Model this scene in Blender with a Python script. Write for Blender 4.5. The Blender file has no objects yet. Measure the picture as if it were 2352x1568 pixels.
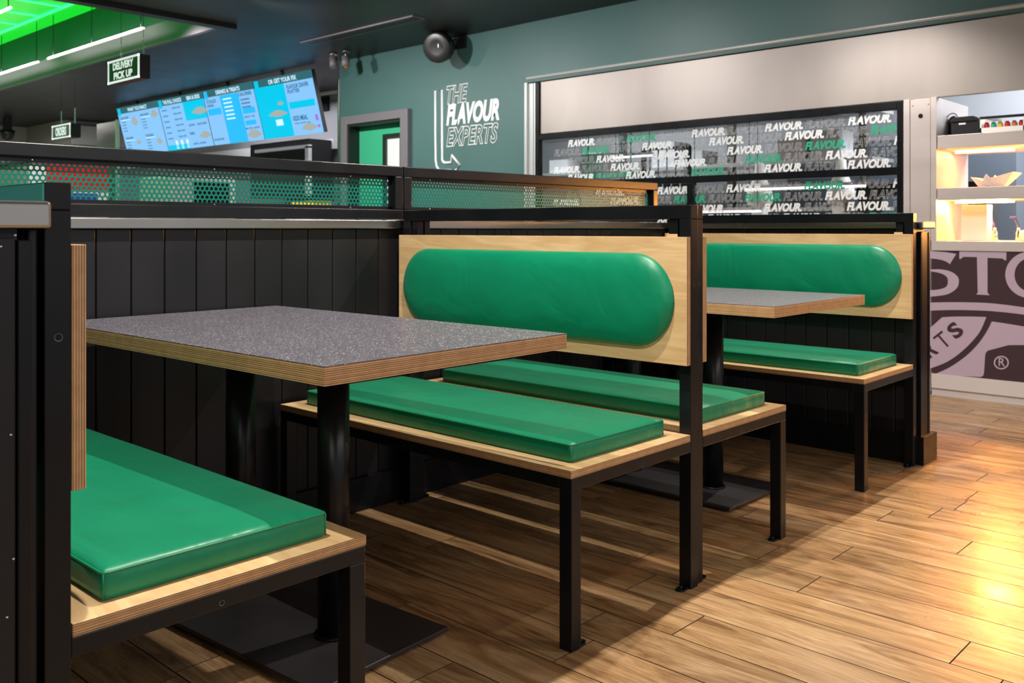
import bpy, bmesh, math, random
from mathutils import Vector, Matrix
random.seed(7)
SC = bpy.context.scene
COL = SC.collection
# ------------------------------------------------------------------ camera
F, CX, CY, YAW = 2118.0, 1176.0, 525.0, 0.7484      # focal length in px, centre column, horizon row, heading
cam = bpy.data.cameras.new('camera')
cam.sensor_width = 36.0
cam.lens = 36.0 * F / 2352.0
cam.shift_y = (CY - 784.0) / 2352.0
cam.clip_start = 0.05
cam.dof.use_dof = True
cam.dof.focus_distance = 2.15
cam.dof.aperture_fstop = 8.0
cob = bpy.data.objects.new('camera', cam)
COL.objects.link(cob)
cob.location = (0, 0, 1.0)
cob.rotation_euler = (math.pi / 2, 0, YAW)
SC.camera = cob
# ------------------------------------------------------------------ view, world
SC.view_settings.view_transform = 'Standard'
SC.view_settings.look = 'None'
SC.view_settings.gamma = 1.0
SC.view_settings.exposure = 1.0
SC.view_settings.use_curve_mapping = False
w = bpy.data.worlds.new('world')
SC.world = w
w.use_nodes = True
w.node_tree.nodes['Background'].inputs[0].default_value = (0.86, 0.92, 1.0, 1)
w.node_tree.nodes['Background'].inputs[1].default_value = 0.28
# ------------------------------------------------------------------ lights
def area(name, loc, size, power, color, rot=(0, 0, 0), size_y=None, spread=math.pi):
    l = bpy.data.lights.new(name, 'AREA')
    l.energy = power
    l.color = color
    l.size = size
    if size_y:
        l.shape = 'RECTANGLE'
        l.size_y = size_y
    l.spread = spread
    o = bpy.data.objects.new(name, l)
    COL.objects.link(o)
    o.location = loc
    o.rotation_euler = rot
    return o
def spot(name, loc, power, color, angle=140, radius=0.03, rot=(0, 0, 0), blend=0.6):
    l = bpy.data.lights.new(name, 'SPOT')
    l.energy = power
    l.color = color
    l.spot_size = math.radians(angle)
    l.spot_blend = blend
    l.shadow_soft_size = radius
    o = bpy.data.objects.new(name, l)
    COL.objects.link(o)
    o.location = loc
    o.rotation_euler = rot
    return o
PI = math.pi
for i, (x, y, e) in enumerate([(-1.6, 3.42, 105), (-1.6, 1.62, 92), (-1.6, 0.62, 85), (-2.2, 5.0, 45)]):
    spot('booth_downlight', (x, y, 2.66), e, (1.0, 0.92, 0.83), 130, 0.015)
for x, y, e in [(-0.1, 2.4, 20), (-0.1, 4.6, 14)]:
    spot('aisle_downlight', (x, y, 2.66), e, (1.0, 0.90, 0.80), 140, 0.05)
for x, e in ((-3.0, 34), (-4.6, 70), (-6.2, 95), (-7.6, 70)):
    spot('wall_fill_spot', (x, 3.7, 2.66), e, (1.0, 0.95, 0.92), 120, 0.06, (math.radians(52), 0, 0), 1.0)  # added fill spots that brighten the green back wall
spot('hall_fill_spot', (-6.0, 2.2, 2.66), 70, (1.0, 0.95, 0.92), 120, 0.06, (0, math.radians(38), 0), 1.0)  # added fill so the things behind the perforated screens are not dark
for x in (-9.4, -12.0):
    area('tube_light', (x, 3.90, 2.86), 2.2, 3.5, (1.0, 0.93, 0.90), (math.radians(75), 0, 0), 0.03)
area('front_fill_light', (0.6, -1.6, 2.2), 2.6, 16, (1.0, 0.90, 0.80), (math.radians(62), 0, math.radians(32)), 1.4)  # added warm fill from behind the viewer, no shopfront is built
area('aisle_fill_light', (2.3, 3.0, 2.68), 2.2, 50, (1.0, 0.94, 0.88), (0, math.radians(28), 0), 4.5)  # added soft fill out of view, brightens the back wall and steel
# heat lamps of the display unit (their fittings are built with the unit)
area('heat_lamp_light', (-1.70, 6.02, 1.152), 0.26, 30, (1.0, 0.38, 0.06), (math.radians(-62), 0, 0), 0.06)
area('heat_lamp_light', (-0.9, 6.02, 1.152), 0.60, 30, (1.0, 0.38, 0.06), (math.radians(-62), 0, 0), 0.06)
area('heat_lamp_light', (-1.45, 6.05, 1.462), 0.85, 7, (1.0, 0.38, 0.07), (math.radians(-10), 0, 0), 0.05)
# green glow in the ceiling coffer, menu light, kitchen light
area('kitchen_light', (-1.0, 7.3, 2.70), 2.4, 110, (0.90, 0.95, 1.0), (0, 0, 0), 1.0)
area('kitchen_light', (-5.6, 6.9, 2.70), 2.0, 42, (0.93, 0.97, 1.0), (0, 0, 0), 0.7)
area('back_room_light', (-10.2, 6.5, 2.6), 3.0, 14, (0.95, 0.93, 1.0), (0, 0, 0), 0.5)
area('far_hall_light', (-14.0, 4.2, 2.6), 1.5, 35, (1.0, 0.95, 0.95), (0, 0, 0), 1.0)

# ------------------------------------------------------------------ materials
def mat(name, color=(0.5, 0.5, 0.5), rough=0.5, metal=0.0, emis=None, estr=0.0, spec=0.5, coat=0.0, alpha=1.0, trans=0.0):
    m = bpy.data.materials.new(name)
    m.use_nodes = True
    b = m.node_tree.nodes['Principled BSDF']
    b.inputs['Base Color'].default_value = (*color, 1)
    b.inputs['Roughness'].default_value = rough
    b.inputs['Metallic'].default_value = metal
    b.inputs['Specular IOR Level'].default_value = spec
    b.inputs['Coat Weight'].default_value = coat
    b.inputs['Alpha'].default_value = alpha
    b.inputs['Transmission Weight'].default_value = trans
    if emis:
        b.inputs['Emission Color'].default_value = (*emis, 1)
        b.inputs['Emission Strength'].default_value = estr
    return m
class NT:
    def __init__(s, m):
        s.m = m; s.t = m.node_tree; s.b = s.t.nodes['Principled BSDF']
    def n(s, kind, **kw):
        nd = s.t.nodes.new(kind)
        for k, v in kw.items():
            if k.startswith('i_'):
                key = k[2:]
                key = int(key) if key.isdigit() else key.replace('_', ' ')
                nd.inputs[key].default_value = v
            else:
                setattr(nd, k, v)
        return nd
    def l(s, a, b):
        s.t.links.new(a, b)
    def ramp(s, fac, stops):
        r = s.n('ShaderNodeValToRGB')
        el = r.color_ramp.elements
        while len(el) < len(stops): el.new(0.5)
        for e, (p, c) in zip(el, stops):
            e.position = p; e.color = (*c, 1)
        s.l(fac, r.inputs[0])
        return r
    def coord(s, scale=(1, 1, 1), kind='Object'):
        tc = s.n('ShaderNodeTexCoord'); mp = s.n('ShaderNodeMapping')
        mp.inputs['Scale'].default_value = scale
        s.l(tc.outputs[kind], mp.inputs[0])
        return mp.outputs[0]
    def bump(s, h, strength=0.2, dist=0.01):
        b = s.n('ShaderNodeBump'); b.inputs['Strength'].default_value = strength; b.inputs['Distance'].default_value = dist
        s.l(h, b.inputs['Height']); s.l(b.outputs[0], s.b.inputs['Normal'])

def noisy(name, c1, c2, rough=(0.3, 0.45), scale=(6, 6, 6), metal=0.0, bump=0.0, detail=4, spec=0.5, coat=0.0, nscale=1.0):
    m = mat(name, c1, rough[0], metal, spec=spec, coat=coat); t = NT(m)
    v = t.coord(scale); nz = t.n('ShaderNodeTexNoise', i_Scale=nscale, i_Detail=float(detail)); t.l(v, nz.inputs['Vector'])
    r = t.ramp(nz.outputs[0], [(0.3, c1), (0.7, c2)]); t.l(r.outputs[0], t.b.inputs['Base Color'])
    mr = t.n('ShaderNodeMapRange'); mr.inputs[3].default_value = rough[0]; mr.inputs[4].default_value = rough[1]
    t.l(nz.outputs[0], mr.inputs[0]); t.l(mr.outputs[0], t.b.inputs['Roughness'])
    if bump: t.bump(nz.outputs[0], bump, 0.004)
    return m

M = {}
M['black'] = noisy('black_powder_coat', (0.005, 0.0055, 0.007), (0.008, 0.0085, 0.010), (0.24, 0.32), (9, 9, 9), spec=0.26)
M['blackwall'] = noisy('black_painted_boards', (0.008, 0.0078, 0.0095), (0.013, 0.012, 0.014), (0.30, 0.45), (5, 5, 2), spec=0.3)
M['ceiling'] = noisy('black_ceiling_paint', (0.008, 0.008, 0.009), (0.012, 0.012, 0.013), (0.38, 0.5), (3, 3, 3))
M['vinyl'] = noisy('green_vinyl', (0.000, 0.190, 0.090), (0.000, 0.215, 0.104), (0.31, 0.44), (5, 8, 5), bump=0.0, spec=0.42)
_t = NT(M['vinyl']); _v = _t.coord((3.0, 7.0, 3.0)); _n = _t.n('ShaderNodeTexNoise', i_Scale=1.4, i_Detail=2.0, i_Distortion=1.5); _t.l(_v, _n.inputs['Vector']); _t.bump(_n.outputs[0], 0.5, 0.012)
M['vinyl'].node_tree.nodes['Principled BSDF'].inputs['Sheen Weight'].default_value = 0.12
M['vinyl'].node_tree.nodes['Principled BSDF'].inputs['Sheen Roughness'].default_value = 0.35
M['seam'] = mat('green_piping', (0.0, 0.20, 0.085), 0.4)
M['steel'] = noisy('brushed_steel', (0.62, 0.61, 0.61), (0.72, 0.71, 0.71), (0.3, 0.45), (1.2, 1.2, 10), metal=0.7)
M['steelcap'] = noisy('satin_steel_cap', (0.34, 0.31, 0.29), (0.41, 0.38, 0.35), (0.22, 0.30), (2, 2, 4), metal=1.0)
M['steelpanel'] = noisy('pale_steel_panel', (0.56, 0.50, 0.49), (0.66, 0.60, 0.58), (0.4, 0.5), (1.5, 1.5, 6), metal=0.3)
M['plate'] = noisy('satin_black_plate', (0.020, 0.018, 0.020), (0.028, 0.025, 0.028), (0.36, 0.46), (7, 7, 7))
M['chrome'] = mat('chrome', (0.8, 0.8, 0.8), 0.15, 1.0)
M['hole'] = mat('dark_hole', (0.002, 0.002, 0.002), 0.9)
M['greenwall'] = noisy('teal_green_wall_paint', (0.055, 0.135, 0.130), (0.062, 0.150, 0.146), (0.40, 0.5), (1.5, 1.5, 1.5))
M['tealwall'] = noisy('teal_end_wall_paint', (0.03, 0.28, 0.27), (0.04, 0.32, 0.30), (0.4, 0.5), (1, 1, 1))
M['meshgreen'] = mat('green_perforated_metal', (0.0, 0.115, 0.088), 0.35, 0.0, spec=0.3)
M['white'] = mat('white_print', (0.82, 0.85, 0.86), 0.5)
M['outline'] = mat('grey_outline_print', (0.60, 0.60, 0.60), 0.5)
M['greenprint'] = mat('green_print', (0.02, 0.36, 0.20), 0.5)
M['doorframe'] = mat('grey_door_frame', (0.17, 0.155, 0.175), 0.45)
M['doorgreen'] = mat('bright_green_door', (0.05, 0.45, 0.25), 0.35)
M['greywall'] = noisy('grey_back_wall', (0.27, 0.28, 0.30), (0.32, 0.33, 0.35), (0.5, 0.6), (1, 1, 1))
M['palewall'] = noisy('pale_pink_grey_wall', (0.42, 0.38, 0.39), (0.47, 0.43, 0.44), (0.5, 0.6), (1, 1, 1))
M['fascia'] = mat('grey_fascia', (0.15, 0.12, 0.15), 0.5)
M['fasciasteel'] = noisy('brushed_steel_fascia', (0.33, 0.295, 0.275), (0.50, 0.45, 0.425), (0.36, 0.55), (1.3, 1.2, 0.5), metal=0.5)  # broad vertical colour bands paint dark reflections into the steel
M['coffergreen'] = mat('green_coffer_paint', (0.004, 0.055, 0.02), 0.5)
M['greenlit'] = mat('backlit_green_tile', (0.0, 0.1, 0.02), 0.5, emis=(0.0, 0.46, 0.012), estr=0.8)
M['tbar'] = mat('white_grid_bar', (0.75, 0.75, 0.75), 0.5)
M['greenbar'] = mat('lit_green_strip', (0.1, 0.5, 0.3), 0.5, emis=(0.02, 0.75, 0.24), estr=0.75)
M['tube'] = mat('lit_tube', (1, 1, 1), 0.4, emis=(1.0, 0.88, 0.84), estr=0.6)
M['whitelit'] = mat('white_sign_face', (0.9, 0.9, 0.9), 0.4, emis=(0.95, 0.97, 1.0), estr=0.32)
M['signblack'] = mat('black_sign_face', (0.02, 0.02, 0.022), 0.4)
M['signred'] = mat('dark_red_underside', (0.16, 0.01, 0.015), 0.5)  # dark red underside of the hanging signs
M['heatlamp'] = mat('heat_lamp_glow', (1, 0.7, 0.3), 0.4, emis=(1.0, 0.55, 0.18), estr=4.0)
M['striplit'] = mat('lit_strip_light', (1, 1, 1), 0.4, emis=(0.85, 0.93, 1.0), estr=0.7)
M['palemetal'] = mat('pale_metal_trim', (0.55, 0.58, 0.58), 0.35, 0.3)
M['boxpaper'] = mat('pale_kitchen_card', (0.45, 0.46, 0.48), 0.6)
M['paper'] = mat('white_card', (0.88, 0.86, 0.82), 0.6)
M['plasticblack'] = mat('black_plastic', (0.015, 0.015, 0.017), 0.35)
M['blueplastic'] = mat('blue_plastic', (0.02, 0.03, 0.30), 0.3)
M['fridgegrey'] = mat('blue_grey_appliance', (0.13, 0.16, 0.20), 0.4, 0.2)
M['red'] = mat('red_plastic', (0.55, 0.01, 0.015), 0.35)
M['bluepanel'] = mat('blue_panel', (0.01, 0.05, 0.45), 0.35)
M['mauve'] = mat('mauve_print', (0.44, 0.345, 0.44), 0.5)
M['plum'] = mat('dark_plum_print', (0.042, 0.020, 0.027), 0.5)
M['palesteelbase'] = noisy('pale_plinth', (0.55, 0.48, 0.47), (0.62, 0.56, 0.55), (0.4, 0.5), (2, 2, 2))
M['yellow'] = mat('yellow_print', (0.75, 0.45, 0.03), 0.5)
M['amber'] = mat('amber_lid', (0.50, 0.20, 0.05), 0.4)

# glass
g = bpy.data.materials.new('window_glass'); g.use_nodes = True
gt = g.node_tree; gt.nodes.clear()
go = gt.nodes.new('ShaderNodeOutputMaterial'); mx = gt.nodes.new('ShaderNodeMixShader')
tr = gt.nodes.new('ShaderNodeBsdfTransparent'); gl = gt.nodes.new('ShaderNodeBsdfGlossy'); fr = gt.nodes.new('ShaderNodeFresnel')
fr.inputs[0].default_value = 1.45; gl.inputs['Roughness'].default_value = 0.02
gt.links.new(fr.outputs[0], mx.inputs[0]); gt.links.new(tr.outputs[0], mx.inputs[1]); gt.links.new(gl.outputs[0], mx.inputs[2]); gt.links.new(mx.outputs[0], go.inputs[0])
M['glass'] = g

# birch plywood: face grain and layered edges
def ply_face():
    m = mat('birch_ply_face', (0.6, 0.42, 0.24), 0.42); t = NT(m)
    v = t.coord((1.0, 5.0, 5.0)); nz = t.n('ShaderNodeTexNoise', i_Scale=2.2, i_Detail=5.0, i_Distortion=1.2); t.l(v, nz.inputs['Vector'])
    v2 = t.coord((3, 60, 60)); n2 = t.n('ShaderNodeTexNoise', i_Scale=1.5, i_Detail=3.0); t.l(v2, n2.inputs['Vector'])
    r = t.ramp(nz.outputs[0], [(0.25, (0.50, 0.31, 0.14)), (0.36, (0.66, 0.45, 0.22)), (0.46, (0.60, 0.39, 0.19)), (0.56, (0.72, 0.51, 0.27)), (0.64, (0.64, 0.43, 0.21)), (0.75, (0.76, 0.57, 0.33))])
    mix = t.n('ShaderNodeMix', data_type='RGBA', blend_type='MULTIPLY'); mix.inputs[0].default_value = 0.35
    r2 = t.ramp(n2.outputs[0], [(0.3, (0.78, 0.74, 0.68)), (0.65, (1, 1, 1))])
    t.l(r.outputs[0], mix.inputs[6]); t.l(r2.outputs[0], mix.inputs[7]); t.l(mix.outputs[2], t.b.inputs['Base Color'])
    return m
def ply_edge(axis, name):
    m = mat(name, (0.5, 0.3, 0.15), 0.55); t = NT(m)
    tc = t.n('ShaderNodeTexCoord'); sp = t.n('ShaderNodeSeparateXYZ'); t.l(tc.outputs['Object'], sp.inputs[0])
    mu = t.n('ShaderNodeMath', operation='MULTIPLY'); mu.inputs[1].default_value = 1 / 0.00195
    t.l(sp.outputs[axis], mu.inputs[0])
    fl = t.n('ShaderNodeMath', operation='FLOOR'); t.l(mu.outputs[0], fl.inputs[0])
    wn = t.n('ShaderNodeTexWhiteNoise', noise_dimensions='1D'); t.l(fl.outputs[0], wn.inputs['W'])
    md = t.n('ShaderNodeMath', operation='MODULO'); md.inputs[1].default_value = 2.0; ab = t.n('ShaderNodeMath', operation='ABSOLUTE')
    t.l(fl.outputs[0], ab.inputs[0]); t.l(ab.outputs[0], md.inputs[0])
    ad = t.n('ShaderNodeMath', operation='MULTIPLY_ADD'); ad.inputs[1].default_value = 0.5
    sc = t.n('ShaderNodeMath', operation='MULTIPLY'); sc.inputs[1].default_value = 0.45; t.l(wn.outputs[0], sc.inputs[0])
    t.l(md.outputs[0], ad.inputs[0]); t.l(sc.outputs[0], ad.inputs[2])
    r = t.ramp(ad.outputs[0], [(0.0, (0.50, 0.30, 0.14)), (0.3, (0.66, 0.43, 0.23)), (0.55, (0.19, 0.085, 0.03)), (0.95, (0.36, 0.185, 0.08))])
    v = t.coord((40, 40, 40)); nz = t.n('ShaderNodeTexNoise', i_Scale=1.0, i_Detail=4.0); t.l(v, nz.inputs['Vector'])
    r2 = t.ramp(nz.outputs[0], [(0.35, (0.8, 0.78, 0.75)), (0.6, (1, 1, 1))])
    mix = t.n('ShaderNodeMix', data_type='RGBA', blend_type='MULTIPLY'); mix.inputs[0].default_value = 0.7
    t.l(r.outputs[0], mix.inputs[6]); t.l(r2.outputs[0], mix.inputs[7]); t.l(mix.outputs[2], t.b.inputs['Base Color'])
    return m
M['ply'] = ply_face()
M['plyz'] = ply_edge('Z', 'birch_ply_edge_flat')
M['plyy'] = ply_edge('Y', 'birch_ply_edge_upright')

# speckled laminate
def laminate():
    m = mat('speckled_dark_laminate', (0.1, 0.1, 0.11), 0.33); t = NT(m)
    v = t.coord((1, 1, 1))
    def specks(scale, thr, seed):
        mp = t.n('ShaderNodeMapping'); mp.inputs['Location'].default_value = (seed, seed * 2, 0); mp.inputs['Rotation'].default_value = (0, 0, seed)
        t.l(v, mp.inputs[0])
        vo = t.n('ShaderNodeTexVoronoi', i_Scale=scale); t.l(mp.outputs[0], vo.inputs['Vector'])
        lt = t.n('ShaderNodeMath', operation='LESS_THAN'); lt.inputs[1].default_value = 0.26; t.l(vo.outputs['Distance'], lt.inputs[0])
        sp = t.n('ShaderNodeSeparateColor'); t.l(vo.outputs['Color'], sp.inputs[0])
        gt_ = t.n('ShaderNodeMath', operation='GREATER_THAN'); gt_.inputs[1].default_value = thr; t.l(sp.outputs[0], gt_.inputs[0])
        mm = t.n('ShaderNodeMath', operation='MULTIPLY'); t.l(lt.outputs[0], mm.inputs[0]); t.l(gt_.outputs[0], mm.inputs[1])
        return mm.outputs[0]
    a = specks(260, 0.55, 0.3); b = specks(150, 0.86, 1.7)
    ad = t.n('ShaderNodeMath', operation='MAXIMUM'); t.l(a, ad.inputs[0]); t.l(b, ad.inputs[1])
    nz = t.n('ShaderNodeTexNoise', i_Scale=220.0, i_Detail=2.0); t.l(v, nz.inputs['Vector'])
    base = t.ramp(nz.outputs[0], [(0.35, (0.062, 0.060, 0.076)), (0.65, (0.105, 0.10, 0.122))])
    mix = t.n('ShaderNodeMix', data_type='RGBA'); t.l(ad.outputs[0], mix.inputs[0]); t.l(base.outputs[0], mix.inputs[6]); mix.inputs[7].default_value = (0.66, 0.65, 0.70, 1)
    t.l(mix.outputs[2], t.b.inputs['Base Color'])
    return m
M['laminate'] = laminate()

def floor_wood():
    m = mat('wood_look_floor_tile', (0.4, 0.25, 0.14), 0.35); t = NT(m)
    uv = t.n('ShaderNodeUVMap'); uv.uv_map = 'UVMap'
    mp = t.n('ShaderNodeMapping'); mp.inputs['Scale'].default_value = (1.9, 13, 1); t.l(uv.outputs[0], mp.inputs[0])
    n1 = t.n('ShaderNodeTexNoise', i_Scale=1.0, i_Detail=7.0, i_Distortion=1.6, i_Roughness=0.66); t.l(mp.outputs[0], n1.inputs['Vector'])
    mp2 = t.n('ShaderNodeMapping'); mp2.inputs['Scale'].default_value = (5, 150, 1); t.l(uv.outputs[0], mp2.inputs[0])
    n2 = t.n('ShaderNodeTexNoise', i_Scale=1.0, i_Detail=3.0, i_Distortion=0.3); t.l(mp2.outputs[0], n2.inputs['Vector'])
    r = t.ramp(n1.outputs[0], [(0.30, (0.12, 0.058, 0.022)), (0.40, (0.255, 0.142, 0.062)), (0.50, (0.37, 0.225, 0.108)), (0.60, (0.46, 0.295, 0.15)), (0.72, (0.56, 0.40, 0.225))])
    r2 = t.ramp(n2.outputs[0], [(0.3, (0.62, 0.58, 0.54)), (0.6, (1, 1, 1))])
    mix = t.n('ShaderNodeMix', data_type='RGBA', blend_type='MULTIPLY'); mix.inputs[0].default_value = 0.7
    t.l(r.outputs[0], mix.inputs[6]); t.l(r2.outputs[0], mix.inputs[7])
    at = t.n('ShaderNodeAttribute'); at.attribute_name = 'tone'
    mix2 = t.n('ShaderNodeMix', data_type='RGBA', blend_type='MULTIPLY'); mix2.inputs[0].default_value = 1.0
    t.l(mix.outputs[2], mix2.inputs[6]); t.l(at.outputs['Color'], mix2.inputs[7]); t.l(mix2.outputs[2], t.b.inputs['Base Color'])
    n3 = t.n('ShaderNodeTexNoise', i_Scale=3.0, i_Detail=5.0)
    v = t.coord((1, 1, 1)); t.l(v, n3.inputs['Vector'])
    mr = t.n('ShaderNodeMapRange'); mr.inputs[1].default_value = 0.3; mr.inputs[2].default_value = 0.7; mr.inputs[3].default_value = 0.16; mr.inputs[4].default_value = 0.38; t.l(n3.outputs[0], mr.inputs[0]); t.l(mr.outputs[0], t.b.inputs['Roughness'])
    t.bump(n2.outputs[0], 0.08, 0.002)
    return m
M['floor'] = floor_wood()
M['grout'] = mat('dark_grout', (0.035, 0.022, 0.015), 0.8)

# ------------------------------------------------------------------ mesh helpers
def box(bm, x0, x1, y0, y1, z0, z1, mi=0):
    v = [bm.verts.new((x, y, z)) for z in (z0, z1) for y in (y0, y1) for x in (x0, x1)]
    for f in ((0, 2, 3, 1), (4, 5, 7, 6), (0, 1, 5, 4), (2, 6, 7, 3), (0, 4, 6, 2), (1, 3, 7, 5)):
        bm.faces.new([v[i] for i in f]).material_index = mi
    return v
def cyl(bm, p0, p1, r0, r1=None, n=20, cap=True, mi=0):
    r1 = r0 if r1 is None else r1
    p0, p1 = Vector(p0), Vector(p1); d = (p1 - p0).normalized()
    a = d.orthogonal().normalized(); b = d.cross(a)
    A = [bm.verts.new(p0 + r0 * (math.cos(2 * PI * i / n) * a + math.sin(2 * PI * i / n) * b)) for i in range(n)]
    B = [bm.verts.new(p1 + r1 * (math.cos(2 * PI * i / n) * a + math.sin(2 * PI * i / n) * b)) for i in range(n)]
    for i in range(n):
        f = bm.faces.new((A[i], A[(i + 1) % n], B[(i + 1) % n], B[i])); f.smooth = True; f.material_index = mi
    if cap:
        bm.faces.new(A[::-1]).material_index = mi; bm.faces.new(B).material_index = mi
def tube(bm, pts, r, closed=False, n=8):
    P = [Vector(p) for p in pts]; N = len(P); rings = []
    for i in range(N):
        a = P[i - 1] if (i > 0 or closed) else P[i]
        b = P[(i + 1) % N] if (i < N - 1 or closed) else P[i]
        d = (b - a).normalized()
        up = Vector((0, 0, 1)) if abs(d.z) < 0.95 else Vector((1, 0, 0))
        s = d.cross(up).normalized(); u = s.cross(d)
        rings.append([bm.verts.new(P[i] + r * (math.cos(2 * PI * k / n) * s + math.sin(2 * PI * k / n) * u)) for k in range(n)])
    for i in range(N if closed else N - 1):
        A, B = rings[i], rings[(i + 1) % N]
        for k in range(n):
            f = bm.faces.new((A[k], A[(k + 1) % n], B[(k + 1) % n], B[k])); f.smooth = True
    if not closed:
        bm.faces.new(rings[0][::-1]); bm.faces.new(rings[-1])
def lathe(bm, prof, c, n=24):
    rings = [[bm.verts.new((c[0] + r * math.cos(2 * PI * i / n), c[1] + r * math.sin(2 * PI * i / n), c[2] + z)) for i in range(n)] for r, z in prof]
    for A, B in zip(rings, rings[1:]):
        for i in range(n):
            f = bm.faces.new((A[i], A[(i + 1) % n], B[(i + 1) % n], B[i])); f.smooth = True
    bm.faces.new(rings[0][::-1]); bm.faces.new(rings[-1])
def poly(bm, pts, thick, axis='y', mi=0):
    """prism from an outline in x,z extruded along y by thick"""
    n = len(pts)
    A = [bm.verts.new((p[0], p[1], p[2])) for p in pts]
    B = [bm.verts.new((p[0], p[1] + thick, p[2])) for p in pts]
    bm.faces.new(A).material_index = mi; bm.faces.new(B[::-1]).material_index = mi
    for i in range(n):
        bm.faces.new((A[(i + 1) % n], A[i], B[i], B[(i + 1) % n])).material_index = mi
def rrect(a, b, r, k=6):
    """rounded rectangle outline, half sizes a,b"""
    out = []
    for cx, cy, s in ((a - r, b - r, 0), (-(a - r), b - r, 1), (-(a - r), -(b - r), 2), (a - r, -(b - r), 3)):
        for i in range(k + 1):
            t = (s + i / k) * PI / 2
            out.append((cx + r * math.cos(t), cy + r * math.sin(t)))
    return out
def rings(bm, ring_pts, cap0=True, cap1=True):
    R = [[bm.verts.new(p) for p in ring] for ring in ring_pts]
    n = len(R[0])
    for A, B in zip(R, R[1:]):
        for i in range(n):
            f = bm.faces.new((A[i], A[(i + 1) % n], B[(i + 1) % n], B[i])); f.smooth = True
    if cap0: bm.faces.new(R[0][::-1])
    if cap1: bm.faces.new(R[-1]).smooth = True
def obj(name, bm, m, parent=None, bevel=0.0, loc=None, rot=None):
    bmesh.ops.recalc_face_normals(bm, faces=bm.faces)
    me = bpy.data.meshes.new(name); bm.to_mesh(me); bm.free()
    for k in (m if isinstance(m, (list, tuple)) else [m]): me.materials.append(M[k])
    o = bpy.data.objects.new(name, me); COL.objects.link(o)
    if parent: o.parent = parent
    if loc: o.location = loc
    if rot: o.rotation_euler = rot
    if bevel:
        b = o.modifiers.new('bevel', 'BEVEL'); b.width = bevel; b.segments = 2; b.limit_method = 'ANGLE'; b.angle_limit = math.radians(50)
        b.harden_normals = False
    return o
def bxo(name, m, parent, *b, bevel=0.0):
    bm = bmesh.new(); box(bm, *b); return obj(name, bm, m, parent, bevel)
def thing(name, label, cat, loc=(0, 0, 0), rotz=0, group=None):
    o = bpy.data.objects.new(name, None); COL.objects.link(o)
    o.location = loc; o.rotation_euler = (0, 0, rotz); o.empty_display_size = 0.1
    o['label'] = label; o['category'] = cat
    if group: o['group'] = group
    return o
def tag(o, label, cat, group=None):
    o['label'] = label; o['category'] = cat
    if group: o['group'] = group
    return o
def struct(o, label=None, cat=None):
    o['kind'] = 'structure'
    if label: o['label'] = label
    if cat: o['category'] = cat
    return o
def sempty(name, label, cat):
    o = thing(name, label, cat); o['kind'] = 'structure'; return o
def text_mesh(s, bold=0.0, outline=0.0, width=1.0, height=1.0, shear=0.0):
    """text as a bmesh in the x,z plane, left-bottom at 0,0, scaled to width x height"""
    cu = bpy.data.curves.new('txt', 'FONT'); cu.body = s; cu.size = 1.0; cu.shear = shear; cu.offset = bold; cu.resolution_u = 3
    if outline:
        cu.fill_mode = 'NONE'; cu.bevel_depth = outline; cu.bevel_resolution = 0
    o = bpy.data.objects.new('txt', cu); COL.objects.link(o)
    dg = bpy.context.evaluated_depsgraph_get(); me = bpy.data.meshes.new_from_object(o.evaluated_get(dg))
    bm = bmesh.new(); bm.from_mesh(me)
    bpy.data.objects.remove(o); bpy.data.curves.remove(cu); bpy.data.meshes.remove(me)
    xs = [v.co.x for v in bm.verts]; ys = [v.co.y for v in bm.verts]
    x0, x1, y0, y1 = min(xs), max(xs), min(ys), max(ys)
    for v in bm.verts:
        v.co = Vector(((v.co.x - x0) / (x1 - x0) * width, v.co.z * 0.05, (v.co.y - y0) / (y1 - y0) * height))
    return bm
def merge(dst, src, off):
    me = bpy.data.meshes.new('t'); src.to_mesh(me)
    n0 = len(dst.verts); dst.from_mesh(me); dst.verts.ensure_lookup_table()
    for v in dst.verts[n0:]: v.co += Vector(off)
    bpy.data.meshes.remove(me)
def at(px, py, Y):
    """point on the upright plane y=Y that the photograph shows at px,py"""
    r = (px - CX) / F; X = (math.cos(YAW), -math.sin(YAW)); V = (math.sin(YAW), math.cos(YAW))
    wy = r * V[0] + V[1]; wx = r * X[0] + X[1]; d = Y / wy
    return Vector((d * wx, Y, 1.0 - (py - CY) * d / F))

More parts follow.
